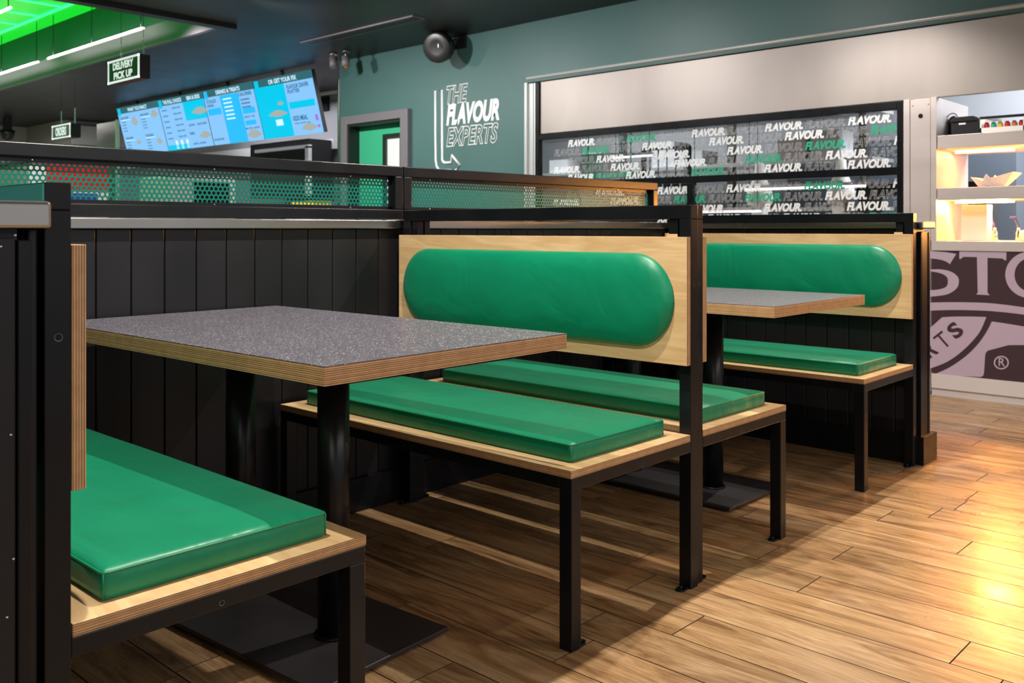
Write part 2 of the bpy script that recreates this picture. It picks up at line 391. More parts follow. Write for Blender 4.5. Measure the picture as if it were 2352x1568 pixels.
# ================================================================== SETTING
# floor: wood-look planks laid along x, pitch 0.1541
PITCH, PLEN = 0.1541, 0.914
known = {0: -1.38, 2: -1.257, 3: -1.507, 4: -1.62, 5: -1.153, 6: -1.355, 7: -1.188, 8: -1.596, 9: -0.928, 11: -1.117, 12: -1.08}
bm = bmesh.new(); uvl = bm.loops.layers.uv.new('UVMap'); tl = bm.loops.layers.float_color.new('tone')
rows = range(-38, 42)
gap = 0.0016
for r in rows:
    y0 = 1.623 + PITCH * r + gap; y1 = y0 + PITCH - 2 * gap
    if y0 < -3.0 or y1 > 9.2: continue
    j = known.get(r, random.uniform(-1.6, -0.7))
    k0 = int((-17.2 - j) / PLEN); k1 = int((3.2 - j) / PLEN)
    for k in range(k0, k1):
        xa = j + k * PLEN + gap; xb = xa + PLEN - 2 * gap
        vs = [bm.verts.new((x, y, 0)) for x, y in ((xa, y0), (xb, y0), (xb, y1), (xa, y1))]
        f = bm.faces.new(vs); f.material_index = 0
        ou, ov = random.uniform(0, 50), random.uniform(0, 50); tn = random.uniform(0.78, 1.16); wr = random.uniform(-0.03, 0.03)
        for lp in f.loops:
            lp[uvl].uv = (lp.vert.co.x + ou, lp.vert.co.y + ov); lp[tl] = (tn * (1 + wr), tn, tn * (1 - wr), 1)
        lo = [bm.verts.new((v.co.x + sx * 0.0012, v.co.y + sy * 0.0012, -0.004)) for v, (sx, sy) in zip(vs, ((-1, -1), (1, -1), (1, 1), (-1, 1)))]
        for i in range(4):
            q = bm.faces.new((vs[i], lo[i], lo[(i + 1) % 4], vs[(i + 1) % 4])); q.material_index = 1
box(bm, -18, 4, -3.2, 9.4, -0.10, -0.003, 1)
struct(obj('floor', bm, ['floor', 'grout']), 'brown wood-look plank floor', 'floor')

# ceiling with coffer on the left
ZC = 2.732
cx0, cx1, cy0, cy1 = -18.0, -7.10, 0.6, 4.10
bm = bmesh.new()
box(bm, cx1, 4, -3.2, 9.4, ZC, ZC + 0.1)
box(bm, -18, cx1, cy1, 9.4, ZC, ZC + 0.1)
box(bm, -18, cx1, -3.2, cy0, ZC, ZC + 0.1)
struct(obj('ceiling', bm, 'ceiling'), 'black ceiling', 'ceiling')
bm = bmesh.new(); box(bm, cx0, cx1, cy1 - 0.012, cy1 + 0.03, ZC - 0.001, 2.93)
struct(obj('trim_1', bm, 'fascia'), 'grey fascia along the coffer edge', 'trim')
bm = bmesh.new()
box(bm, cx0, cx1, cy1, cy1 + 0.03, 2.93, 3.32); box(bm, cx0, cx1, cy0 - 0.03, cy0, 2.73, 3.32)
box(bm, cx1, cx1 + 0.03, cy0, cy1 + 0.03, 2.73, 3.32); box(bm, cx0, cx1, cy0, cy1, 3.31, 3.34)
bm2 = bmesh.new(); box(bm2, cx0, cx1, cy0, cy1, 3.30, 3.309); struct(obj('ceiling_panel', bm2, 'greenlit'), 'backlit green tiles in the ceiling recess', 'ceiling')
for xx in (-16.0,): box(bm, xx - 0.02, xx, cy0, cy1, 2.9, 3.3)
struct(obj('ceiling_coffer', bm, 'coffergreen'), 'bright green recess in the ceiling', 'ceiling')
bm = bmesh.new()
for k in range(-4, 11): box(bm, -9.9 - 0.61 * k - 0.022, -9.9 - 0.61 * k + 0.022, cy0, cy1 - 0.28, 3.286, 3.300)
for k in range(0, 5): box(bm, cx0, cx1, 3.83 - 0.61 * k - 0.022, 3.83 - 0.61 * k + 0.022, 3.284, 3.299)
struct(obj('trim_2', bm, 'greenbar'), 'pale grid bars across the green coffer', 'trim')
bxo_ = bxo('trim_3', 'ceiling', None, -7.17, -7.06, -1.0, 4.16, ZC - 0.035, ZC + 0.02)
struct(bxo_, 'black edge trim of the coffer', 'trim')

# back wall (teal green) at y = 5.78 with door and kitchen opening
YW = 5.78
bm = bmesh.new()
for a in ((-7.80, -7.62, 0, 2.735), (-7.62, -6.785, 2.06, 2.735), (-6.785, -5.20, 0, 2.735), (-5.20, 3.6, 2.228, 2.735)):
    box(bm, a[0], a[1], YW, YW + 0.16, a[2], a[3])
struct(obj('wall_back', bm, 'greenwall'), 'teal green back wall with door and kitchen pass', 'wall')
bm = bmesh.new()
box(bm, -5.26, 3.6, YW - 0.004, YW + 0.02, 2.236, 2.735)
struct(obj('trim_4', bm, 'greenwall'), 'green header board above the pass', 'trim')
bm = bmesh.new()
cyl(bm, (-5.19, YW - 0.006, 2.262), (3.6, YW - 0.006, 2.262), 0.014, n=16)
box(bm, -5.215, -5.185, YW - 0.015, YW + 0.03, 0.0, 2.23)
struct(obj('trim_5', bm, 'palemetal', bevel=0.004), 'bright metal trim around the pass opening', 'trim')
bm = bmesh.new(); box(bm, -7.825, -7.80, YW - 0.012, YW + 0.17, 0, 2.55)
struct(obj('trim_6', bm, 'steelcap', bevel=0.004), 'bright metal corner trim of the green wall', 'trim')
# teal wall behind the viewer's left, grey far walls
bm = bmesh.new(); box(bm, -17.5, 3.6, -3.1, -3.0, 0, 2.73)
struct(obj('wall_front', bm, 'tealwall'), 'teal wall', 'wall')
bm = bmesh.new()
box(bm, -16.9, -16.8, -3.0, 5.9, 0, 2.73)
struct(obj('wall_left', bm, 'palewall'), 'pale far left wall', 'wall')
bm = bmesh.new(); box(bm, -16.9, -15.2, 5.9, 6.0, 0, 2.73); box(bm, -15.3, -15.2, 6.0, 7.0, 0, 2.73)
struct(obj('wall_far', bm, 'palewall'), 'pale return wall', 'wall')
bm = bmesh.new(); box(bm, -15.3, 3.6, 8.4, 8.5, 0, 2.73); box(bm, -15.2, -7.9, 7.0, 7.06, 0, 2.73); box(bm, -7.96, -7.9, 7.0, 8.4, 0, 2.73)
struct(obj('wall_kitchen', bm, 'greywall'), 'grey kitchen wall', 'wall')
bm = bmesh.new(); box(bm, -15.2, -9.45, 6.9, 6.99, 2.0, 2.12); box(bm, -12.0, -7.9, 6.94, 6.99, 2.70, 2.73)
struct(obj('trim_7', bm, 'tbar'), 'white ledge on the kitchen wall', 'trim')
bm = bmesh.new(); box(bm, -15.18, -15.12, 6.0, 7.0, 2.35, 2.65)
struct(obj('trim_8', bm, 'tbar'), 'white band on the far wall', 'trim')

# door
d = sempty('door_1', 'bright green door in a grey frame', 'door')
bm = bmesh.new()
box(bm, -7.714, -7.619, YW - 0.05, YW, 0, 2.142); box(bm, -6.785, -6.674, YW - 0.05, YW, 0, 2.142); box(bm, -7.619, -6.785, YW - 0.05, YW, 2.058, 2.142)
obj('door_frame', bm, 'doorframe', d, 0.004)
bm = bmesh.new()
box(bm, -7.619, -7.60, YW - 0.03, YW + 0.16, 0, 2.058); box(bm, -6.80, -6.785, YW - 0.03, YW + 0.16, 0, 2.058); box(bm, -7.60, -6.80, YW - 0.03, YW + 0.16, 2.035, 2.058)
obj('door_jamb', bm, 'plasticblack', d)
bm = bmesh.new()
box(bm, -7.60, -6.80, YW + 0.10, YW + 0.145, 0.01, 1.0); box(bm, -7.60, -7.20, YW + 0.10, YW + 0.145, 1.0, 2.03)
box(bm, -6.92, -6.80, YW + 0.10, YW + 0.145, 1.0, 2.03); box(bm, -7.20, -6.92, YW + 0.10, YW + 0.145, 1.93, 2.03)
obj('door_leaf', bm, 'doorgreen', d)
bm = bmesh.new()
box(bm, -7.21, -7.17, YW + 0.085, YW + 0.11, 1.0, 1.94); box(bm, -6.95, -6.91, YW + 0.085, YW + 0.11, 1.0, 1.94); box(bm, -7.17, -6.95, YW + 0.085, YW + 0.11, 1.90, 1.94)
obj('vision_panel_frame', bm, 'plasticblack', d)
bxo('vision_panel', 'white', d, -7.17, -6.95, YW + 0.115, YW + 0.125, 1.0, 1.90)

# pass: steel fascia, kitchen window
bm = bmesh.new(); box(bm, -5.062, 3.6, YW + 0.02, YW + 0.06, 1.790, 2.222)
struct(obj('trim_9', bm, 'fasciasteel', bevel=0.002), 'brushed steel fascia above the pass', 'trim')
bm = bmesh.new(); box(bm, -5.185, -5.135, YW + 0.01, YW + 0.06, 0, 2.22); box(bm, -5.128, -5.110, YW + 0.01, YW + 0.06, 0, 2.22)
struct(obj('trim_10', bm, 'palemetal'), 'steel jamb of the pass', 'trim')
win = sempty('window_1', 'kitchen pass window with slanted lettering on the glass', 'window')
bm = bmesh.new()
box(bm, -5.104, -5.064, YW, YW + 0.05, 0.90, 2.22); box(bm, -2.130, -2.092, YW, YW + 0.05, 0.90, 1.784)
box(bm, -5.064, -2.130, YW, YW + 0.05, 1.736, 1.784); box(bm, -5.064, -2.130, YW, YW + 0.05, 1.333, 1.381)
box(bm, -5.064, -2.130, YW, YW + 0.05, 0.90, 0.95); box(bm, -3.632, -3.580, YW - 0.002, YW + 0.05, 0.95, 1.333)
obj('window_frame', bm, 'black', win, 0.003)
pane = bxo('pane', 'glass', win, -5.064, -2.130, YW + 0.028, YW + 0.032, 0.95, 1.736)
H, WD = 0.058, 0.276
tw = text_mesh('FLAVOUR.', 0.05, 0, WD, H, 0.28)
to = text_mesh('FLAVOUR.', 0.02, 0.018, WD, H, 0.28)
W_, G_, O_ = bmesh.new(), bmesh.new(), bmesh.new()
rowsT = [(1.690, -4.770, {1}), (1.621, -4.625, {0, 4}), (1.547, -4.480, {3}), (1.478, -4.340, {2}), (1.410, -4.194, {1}),
         (1.283, -3.906, {2}), (1.214, -3.762, {0, 1}), (1.143, -3.617, {}), (1.074, -3.48, {2}), (1.0, -3.33, {1})]
for z, b, gr in rowsT:
    for k in range(-3, 6):
        x = b + 0.5805 * k
        if -5.06 < x < -2.15: merge(G_ if k in gr else W_, tw, (x, YW + 0.024, z - H / 2))
        x += 0.290
        if -5.06 < x < -2.15: merge(O_, to, (x, YW + 0.0245, z - H / 2))
for B, nm, mt in ((W_, 'white_lettering', 'white'), (G_, 'green_lettering', 'greenprint'), (O_, 'outlined_lettering', 'outline')):
    for co, no in (((-2.131, 0, 0), (1, 0, 0)), ((0, 0, 1.735), (0, 0, 1))):
        bmesh.ops.bisect_plane(B, geom=B.verts[:] + B.edges[:] + B.faces[:], plane_co=co, plane_no=no, clear_outer=True)
    obj(nm, B, mt, pane)
bm = bmesh.new(); box(bm, -5.104, -2.092, YW + 0.005, YW + 0.05, 0, 0.90)
struct(obj('trim_11', bm, 'steelpanel'), 'steel panel below the kitchen window', 'trim')
# steel column right of the window
bm = bmesh.new(); box(bm, -2.090, -2.053, YW, YW + 0.3, 0, 1.789); box(bm, -1.930, -1.897, YW, YW + 0.6, 0.928, 1.789)
struct(obj('trim_12', bm, 'steelpanel', bevel=0.001), 'steel column edges', 'trim')
d2 = sempty('door_2', 'narrow steel access panel with round hole', 'door')
bxo('access_panel', 'steelpanel', d2, -2.050, -1.933, YW + 0.004, YW + 0.02, 0.02, 1.787, bevel=0.001)
for n_, (px, py, r) in enumerate(((2114, 266, 0.0135), (2096, 243, 0.0035), (2132, 239, 0.0035))):
    p = at(px, py, YW); bm = bmesh.new(); cyl(bm, (p.x, YW + 0.001, p.z), (p.x, YW + 0.01, p.z), r)
    obj('lock_hole' if n_ == 0 else 'screw', bm, 'hole' if n_ == 0 else 'doorframe', d2)

# ================================================================== LOW WALLS OF THE BOOTH
XM = -2.63
def boards_y(bm, x0, x1, ya, yb, z0, z1, start, step=0.1014):
    y = start
    while y > ya: y -= step
    while y < yb:
        a, b = max(y, ya), min(y + step, yb)
        if b - a > 0.004: box(bm, x0, x1, a + 0.0012, b - 0.0012, z0, z1)
        y += step
def boards_x(bm, xa, xb, y0, y1, z0, z1, start, step=0.1014):
    x = start
    while x > xa: x -= step
    while x < xb:
        a, b = max(x, xa), min(x + step, xb)
        if b - a > 0.004: box(bm, a + 0.0012, b - 0.0012, y0, y1, z0, z1)
        x += step
mw = thing('partition_wall', 'long black boarded half-height wall with steel cap behind all the booth tables', 'partition', (0, 0, 0))
bm = bmesh.new(); box(bm, XM - 0.13, XM - 0.012, 0.05, 4.16, 0, 1.0); obj('core', bm, 'blackwall', mw)
bm = bmesh.new(); boards_y(bm, XM - 0.014, XM, 0.05, 4.04, 0.0, 1.0, 1.108); obj('boarding', bm, 'blackwall', mw, 0.0035)
bm = bmesh.new(); box(bm, XM - 0.155, XM + 0.024, 0.05, 4.20, 1.0, 1.031); obj('steel_cap', bm, 'steelcap', mw, 0.003)
bm = bmesh.new(); box(bm, XM, XM + 0.016, 0.5, 4.038, 0, 0.12); obj('skirting', bm, 'black', mw, 0.003)

def end_wall(name, label, y0, y1, xe, side, cy0_, cy1_, cxe):
    t = thing(name, label, 'partition', (0, 0, 0))
    bm = bmesh.new(); box(bm, XM + 0.03, xe - 0.02, y0 + 0.012, y1 - 0.012, 0, 1.0); obj('core', bm, 'blackwall', t)
    bm = bmesh.new()
    ye = y1 if side > 0 else 0.4985
    boards_x(bm, XM + 0.03, xe - 0.03, y0, y0 + 0.013, 0, 1.0, -1.5); boards_x(bm, XM + 0.03, xe - 0.03, ye - 0.013, ye, 0, 1.0, -1.5)
    obj('boarding', bm, 'blackwall', t, 0.0035)
    bm = bmesh.new(); box(bm, xe - 0.022, xe, y0 + 0.02, y1 - 0.02, 0, 0.988); obj('end_panel', bm, 'blackwall', t, 0.002)
    for ya in (y0, y1 - 0.018):
        bm = bmesh.new(); box(bm, xe - 0.03, xe + 0.003, ya, ya + 0.018, 0, 0.985); obj('corner_trim', bm, 'black', t, 0.002)
    bm = bmesh.new(); box(bm, XM + 0.025, cxe, cy0_, cy1_, 1.0, 1.031 if side > 0 else 1.038); obj('steel_cap', bm, 'steelcap', t, 0.005)
    return t
ew = end_wall('end_wall', 'short black half wall with steel cap behind the farthest bench', 4.045, 4.155, -1.392, 1, 4.04, 4.19, -1.380)
bm = bmesh.new(); box(bm, XM + 0.02, -1.372, 4.026, 4.19, 0, 0.12); obj('skirting', bm, 'black', ew, 0.002)
nw = end_wall('end_wall', 'black half wall with steel cap at the left edge beside the nearest bench', 0.31, 0.479, -1.345, -1, 0.30, 0.503, -1.336)
bm = bmesh.new(); box(bm, XM + 0.02, -1.345 + 0.012, 0.30, 0.486, 0, 0.10); obj('skirting', bm, 'black', nw, 0.002)
# tiny scuffs on the near end panel
bm = bmesh.new()
for px, py in ((31, 1283), (16, 1417), (25, 998), (2, 566), (35, 540)):
    r_ = (px - CX) / F; wx = r_ * math.cos(YAW) - math.sin(YAW); wy = r_ * math.sin(YAW) + math.cos(YAW); dd = -1.345 / wx
    yy, zz = dd * wy, 1 - (py - CY) * dd / F
    box(bm, -1.3452, -1.3444, yy - 0.0012, yy + 0.0012, zz - 0.0009, zz + 0.0009)
obj('paint_chips', bm, 'white', nw)

# ================================================================== PERFORATED SCREENS
def perf(y0, y1, z0, z1, x, pitch=0.0155, rad=0.0056):
    vs, fs = [], []
    rp = pitch * math.sqrt(3) / 2; R = pitch / math.sqrt(3)
    nr = int((z1 - z0) / rp) + 2; nc = int((y1 - y0) / pitch) + 2
    for j in range(nr):
        for i in range(nc):
            cy = y0 + i * pitch + (pitch / 2 if j % 2 else 0); cz = z0 + j * rp
            b = len(vs)
            for k in range(6):
                a = PI / 6 + k * PI / 3; vs.append((x, cy + R * math.cos(a), cz + R * math.sin(a)))
            for k in range(12):
                a = PI / 6 + k * PI / 6; vs.append((x, cy + rad * math.cos(a), cz + rad * math.sin(a)))
            for k in range(6):
                c0, c1, c2 = b + 6 + 2 * k, b + 6 + (2 * k + 1) % 12, b + 6 + (2 * k + 2) % 12
                fs += [(b + k, b + (k + 1) % 6, c1), (b + k, c1, c0), (b + (k + 1) % 6, c2, c1)]
    bm = bmesh.new(); V = [bm.verts.new(v) for v in vs]
    for f in fs: bm.faces.new([V[i] for i in f])
    bmesh.ops.remove_doubles(bm, verts=bm.verts, dist=0.0002)
    for co, no in (((0, y0, 0), (0, -1, 0)), ((0, y1, 0), (0, 1, 0)), ((0, 0, z0), (0, 0, -1)), ((0, 0, z1), (0, 0, 1))):
        bmesh.ops.bisect_plane(bm, geom=bm.verts[:] + bm.edges[:] + bm.faces[:], plane_co=co, plane_no=no, clear_outer=True)
    return bm
def screen(label, y0, y1, screws):
    xf = XM - 0.010; xb = xf - 0.038
    t = thing('perforated_screen', label, 'screen', (0, 0, 0), group='perforated screens on top of the low wall')
    bm = bmesh.new()
    box(bm, xb, xf, y0, y1, 1.194, 1.232); box(bm, xb, xf, y0, y1, 1.033, 1.071)
    box(bm, xb, xf, y0, y0 + 0.038, 1.071, 1.194); box(bm, xb, xf, y1 - 0.038, y1, 1.071, 1.194)
    obj('frame', bm, 'black', t, 0.003)
    bm = bmesh.new(); a, b = y0 + 0.038, y1 - 0.038; xi = xb + 0.010
    box(bm, xi, xi + 0.003, a, b, 1.181, 1.194); box(bm, xi, xi + 0.003, a, b, 1.071, 1.082)
    box(bm, xi, xi + 0.003, a, a + 0.012, 1.071, 1.194); box(bm, xi, xi + 0.003, b - 0.012, b, 1.071, 1.194)
    obj('glazing_bead', bm, 'black', t)
    o = obj('perforated_panel', perf(a, b, 1.072, 1.193, xi - 0.002), 'meshgreen', t)
    s = o.modifiers.new('thick', 'SOLIDIFY'); s.thickness = 0.0018
    for y in screws:
        for z in (1.1875, 1.0765):
            bm = bmesh.new(); cyl(bm, (xi + 0.002, y, z), (xi + 0.006, y, z), 0.0032, 0.002, 10); obj('screw', bm, 'chrome', t)
    return t
screen('perforated green metal screen in black frame, the left of two on the long low wall', 0.50, 2.247, (0.95, 1.49, 2.02))
screen('perforated green metal screen in black frame, the right of two, catching orange light', 2.251, 3.93, (2.40, 2.90, 3.62))

# ================================================================== BENCHES
def bench(label, x0, y0, s, depth, cushion_in=0.055):
    """x0 aisle end, y0 front edge, s=+1 back lies towards +y; local frame built directly"""
    t = thing('booth_bench', label, 'bench', (x0, y0, 0), group='green booth benches')
    L = 1.221; q = 0.038; zs = 0.410; zt = 0.429
    def B(bm, xa, xb, ya, yb, za, zb, mi=0):
        ya, yb = sorted((s * ya, s * yb)); return box(bm, xa, xb, ya, yb, za, zb, mi)
    for xa in (-q, -L):
        bm = bmesh.new(); B(bm, xa, xa + q, 0.002, q, 0.0, 0.380); lg = obj('leg', bm, 'black', t, 0.002)
        bm = bmesh.new()
        B(bm, xa + 0.006, xa + q - 0.006, q, q + 0.022, 0.0, 0.005)
        cyl(bm, (xa + q / 2, s * (q + 0.022), 0.0), (xa + q / 2, s * (q + 0.022), 0.005), 0.013, n=16)
        cyl(bm, (xa + q / 2, s * (q + 0.019), 0.005), (xa + q / 2, s * (q + 0.019), 0.012), 0.006, 0.004, 10)
        obj('foot_plate', bm, 'black', lg, 0.001)
        bm = bmesh.new(); B(bm, xa, xa + q, depth + 0.001, depth + q, 0.0, 1.027); po = obj('post', bm, 'black', t, 0.002)
        bm = bmesh.new()
        B(bm, xa + 0.006, xa + q - 0.006, depth - 0.024, depth, 0.0, 0.005)
        cyl(bm, (xa + q / 2, s * (depth - 0.022), 0.0), (xa + q / 2, s * (depth - 0.022), 0.005), 0.014, n=16)
        cyl(bm, (xa + q / 2, s * (depth - 0.02), 0.005), (xa + q / 2, s * (depth - 0.02), 0.013), 0.006, 0.004, 10)
        obj('foot_plate', bm, 'black', po, 0.001)
        # fixing hole of the post
        if xa == -q:
            bm = bmesh.new(); cyl(bm, (0.0004, s * (depth + q / 2), 0.845), (-0.004, s * (depth + q / 2), 0.845), 0.0052, n=14); obj('fixing_hole', bm, 'hole', po)
            bm = bmesh.new(); cyl(bm, (0.0002, s * (depth + q / 2), 0.8448), (-0.003, s * (depth + q / 2), 0.8448), 0.0057, n=14); obj('fixing_ring', bm, 'steelcap', po)
    bm = bmesh.new()
    B(bm, -q, 0, 0.002, depth + 0.001, 0.380, zs); B(bm, -L, -L + q, 0.002, depth + 0.001, 0.380, zs)
    B(bm, -L + q, -q, 0.002, q, 0.380, zs); B(bm, -L + q, -q, depth - q, depth, 0.380, zs); B(bm, -L / 2 - q / 2, -L / 2 + q / 2, q, depth - q, 0.380, zs)
    fr_ = obj('seat_frame', bm, 'black', t, 0.002)
    ym = s * depth * 0.555
    bm = bmesh.new(); cyl(bm, (0.0005, ym, 0.390), (-0.004, ym, 0.390), 0.0040, n=14); obj('fixing_hole', bm, 'hole', fr_)
    bm = bmesh.new(); cyl(bm, (0.0003, ym, 0.3898), (-0.003, ym, 0.3898), 0.0045, n=14); obj('fixing_ring', bm, 'steelcap', fr_)
    bm = bmesh.new(); B(bm, -L, 0, depth + 0.001, depth + q, 1.027, 1.066); obj('top_rail', bm, 'black', t, 0.002)
    for xa in (-0.075, -L + 0.045):
        bm = bmesh.new(); B(bm, xa, xa + 0.03, depth + 0.006, depth + q - 0.006, 0.977, 1.027); obj('bracket', bm, 'black', t, 0.001)
    bm = bmesh.new(); B(bm, -0.08, -0.045, depth + 0.003, depth + q - 0.001, 0.968, 0.985); obj('packing_block', bm, ['ply'], t)
    if s < 0 and y0 < 2:  # added teal strip stands in for a reflection on the black rail
        bm = bmesh.new(); B(bm, -L + 0.002, -0.001, depth + q, depth + q + 0.0025, 1.029, 1.064); obj('rail_reflection', bm, 'tealwall', t)['label'] = 'added teal strip painting the reflection on the back of the top rail'
    # seat
    bm = bmesh.new(); B(bm, -L, 0, 0, depth - 0.001, zs, zt, 1)
    for f in bm.faces:
        f.normal_update()
        if abs(f.normal.z) > 0.5: f.material_index = 0
    obj('seat', bm, ['ply', 'plyz'], t, 0.0012)
    # backrest board
    bm = bmesh.new(); B(bm, -L, 0, depth - 0.020, depth, 0.621, 0.977, 1)
    for f in bm.faces:
        f.normal_update()
        if abs(f.normal.y) > 0.5: f.material_index = 0
    obj('backrest', bm, ['ply', 'plyy'], t, 0.0012)
    # seat cushion
    cxm = (-0.045 - L + 0.068) / 2; ca = (L - 0.045 - 0.068) / 2; cym = s * (cushion_in + depth - 0.062) / 2; cb = (depth - 0.062 - cushion_in) / 2
    prof = [(0.006, 0), (0.0015, 0.004), (0.0, 0.014), (-0.0005, 0.026), (0.0005, 0.038), (0.0025, 0.0435), (0.007, 0.0465), (0.016, 0.0485), (0.035, 0.0505), (0.07, 0.0525), (0.11, 0.0535), (0.15, 0.054), (cb - 0.012, 0.0542)]
    bm = bmesh.new()
    def wob(x, y): return 0.0012 * math.sin(x * 23 + y0 * 5) * math.cos(y * 31 + x * 7)
    rings(bm, [[(cxm + x, cym + y, zt + z + (wob(x, y) if z > 0.046 else 0)) for x, y in rrect(ca - i, cb - i, max(0.012 - i, 0.004), 4)] for i, z in prof])
    cu = obj('seat_cushion', bm, 'vinyl', t)
    bm = bmesh.new()
    tube(bm, [(cxm + x, cym + y, zt + 0.0435) for x, y in rrect(ca - 0.0012, cb - 0.0012, 0.010, 3)], 0.0021, True, 6)
    for sx in (-1, 1):
        for sy in (-1, 1): tube(bm, [(cxm + sx * (ca - 0.003), cym + sy * (cb - 0.003), zt + z) for z in (0.003, 0.02, 0.043)], 0.0016, False, 6)
    obj('piping', bm, 'seam', cu)
    # back cushion: padded stadium
    za, zb = 0.663, 0.930; hb = (zb - za) / 2; zc = (za + zb) / 2; ha = 0.574; cxb = -0.040 - ha
    prof = [(0.0, 0.0), (0.0, 0.004), (0.002, 0.008), (0.006, 0.0125), (0.012, 0.017), (0.021, 0.0215), (0.033, 0.0258), (0.048, 0.0292), (0.065, 0.0318), (0.085, 0.0336), (0.105, 0.0346), (0.12, 0.0350)]
    bm = bmesh.new()
    rings(bm, [[(cxb + x, s * (depth - 0.020 - dz), zc + y) for x, y in rrect(ha - i, hb - i, hb - i - 0.0005, 14)] for i, dz in prof])
    obj('back_cushion', bm, 'vinyl', t)
    return t
bench('nearest green booth bench at the left edge, seen from behind its post', -1.370, 1.076, -1, 0.533)
bench('green booth bench in the middle facing the near table, whole oval back cushion visible', -1.375, 1.685, 1, 0.523)
bench('green booth bench back to back with the middle one, only its seat showing behind', -1.383, 2.796, -1, 0.510)
bench('farthest green booth bench, in front of the end wall with the steel cap', -1.400, 3.468, 1, 0.516)

# ================================================================== TABLES
def table(label, cx, cy, wd, rt, rb, px_, cols):
    t = thing('booth_table', label, 'table', (cx, cy, 0), rt, group='speckled booth tables')
    L = 1.20
    bm = bmesh.new(); box(bm, -L / 2, L / 2, -wd / 2, wd / 2, 0.7135, 0.7485); obj('table_board', bm, 'plyz', t, 0.001)
    bm = bmesh.new(); box(bm, -L / 2, L / 2, -wd / 2, wd / 2, 0.7486, 0.7502); obj('laminate_top', bm, 'laminate', t, 0.0004)
    # undercarriage shares the table, plate slightly turned
    R = Matrix.Rotation(rb, 4, 'Z')
    bm = bmesh.new(); box(bm, px_ - 0.385, px_ + 0.375, -0.205, 0.205, 0.008, 0.018); bmesh.ops.transform(bm, matrix=R, verts=bm.verts); obj('base_plate', bm, 'plate', t, 0.002)
    for c in cols:
        p = R @ Vector((c, 0, 0))
        bm = bmesh.new(); cyl(bm, (p.x, p.y, 0.018), (p.x, p.y, 0.708), 0.0385, n=40); cyl(bm, (p.x, p.y, 0.018), (p.x, p.y, 0.024), 0.046, n=40); obj('column', bm, 'black', t)
        bm = bmesh.new(); box(bm, p.x - 0.11, p.x + 0.11, p.y - 0.15, p.y + 0.15, 0.7075, 0.7133); obj('mounting_plate', bm, 'black', t)
    for sx in (px_ - 0.34, px_ + 0.33):
        for sy in (-0.17, 0.17):
            p = R @ Vector((sx, sy, 0)); bm = bmesh.new(); cyl(bm, (p.x, p.y, 0.0), (p.x, p.y, 0.008), 0.018, n=16); obj('glide', bm, 'plasticblack', t)
    return t
c1 = Vector((-1.386, 0.993)); c2 = Vector((-1.402, 1.702)); v = (c2 - c1); wd1 = v.length; v.normalize(); u = Vector((v.y, -v.x))
cc = c1 + v * wd1 / 2 - u * 0.60
table('near speckled grey table with layered wooden edge between the first two benches', cc.x, cc.y, wd1, math.atan2(u.y, u.x), math.radians(2.5), -0.030, (0.155, -0.225))
table('far speckled grey table with layered wooden edge in front of the farthest bench', -1.394 - 0.60, 3.098, 0.725, 0.0, 0.0, -0.025, (0.164, -0.216))

# ================================================================== DISPLAY UNIT AND WHAT STANDS IN IT
U = thing('display_counter', 'steel hot food display counter with printed dark front at the right', 'counter', (0, 0, 0))
XL, XR, D0, D1 = -1.926, 0.75, YW, YW + 0.60
bm = bmesh.new()
box(bm, XL, XR, D0, D1, 0.869, 0.927); obj('counter_top', bm, 'steelpanel', U, 0.002)
for za, zb in ((1.170, 1.243), (1.477, 1.556)):
    bm = bmesh.new(); box(bm, XL + 0.034, XR, D0, D1, za, zb); obj('shelf', bm, 'steelpanel', U, 0.002)
bm = bmesh.new(); box(bm, XR, XR + 0.03, D0, D1, 0, 1.789); obj('side_panel', bm, 'steelpanel', U)
bm = bmesh.new(); box(bm, XL, XR, D0 + 0.03, D1, 0.045, 0.869); obj('cabinet_body', bm, 'steelpanel', U)
bm = bmesh.new(); box(bm, XL, XR, D0 + 0.002, D0 + 0.03, 0.045, 0.131); obj('plinth', bm, 'palesteelbase', U)
bm = bmesh.new(); box(bm, XL, XR, D0 + 0.012, D1 - 0.05, 0.0, 0.045); obj('kick_board', bm, 'palesteelbase', U)
gp = bxo('graphic_panel', 'plum', U, XL, XR, D0 + 0.006, D0 + 0.03, 0.131, 0.862)
for z in (1.168, 1.475):
    for xx in (-1.70, -1.20, -0.7):
        bm = bmesh.new(); box(bm, xx - 0.16, xx + 0.16, D0 + 0.22, D0 + 0.27, z - 0.012, z); obj('heat_lamp', bm, 'heatlamp', U)
# print on the front: letters and roundel traced on the panel plane
YG = D0 + 0.006
def G(x, y):  # crop pixel (origin 2112,520, 3.5625x) to the panel plane
    p = at(2112 + x / 3.5625, 520 + y / 3.5625, YG); return (p.x, p.z)
def flat(bm, pts, off):
    A = [bm.verts.new((x, YG - off, z)) for x, z in pts]; bm.faces.new(A)
def strip(bm, a, b, off):
    for i in range(len(a) - 1): 
        flat(bm, [a[i], a[i + 1], b[i + 1], b[i]], off)
def smooth(p, k=6):
    out = []
    for i in range(len(p) - 1):
        a, b, c, d_ = p[max(i - 1, 0)], p[i], p[i + 1], p[min(i + 2, len(p) - 1)]
        for j in range(k):
            t_ = j / k
            out.append(tuple(0.5 * (2 * b[m] + (c[m] - a[m]) * t_ + (2 * a[m] - 5 * b[m] + 4 * c[m] - d_[m]) * t_ ** 2 + (3 * b[m] - a[m] - 3 * c[m] + d_[m]) * t_ ** 3) for m in (0, 1)))
    return out + [p[-1]]
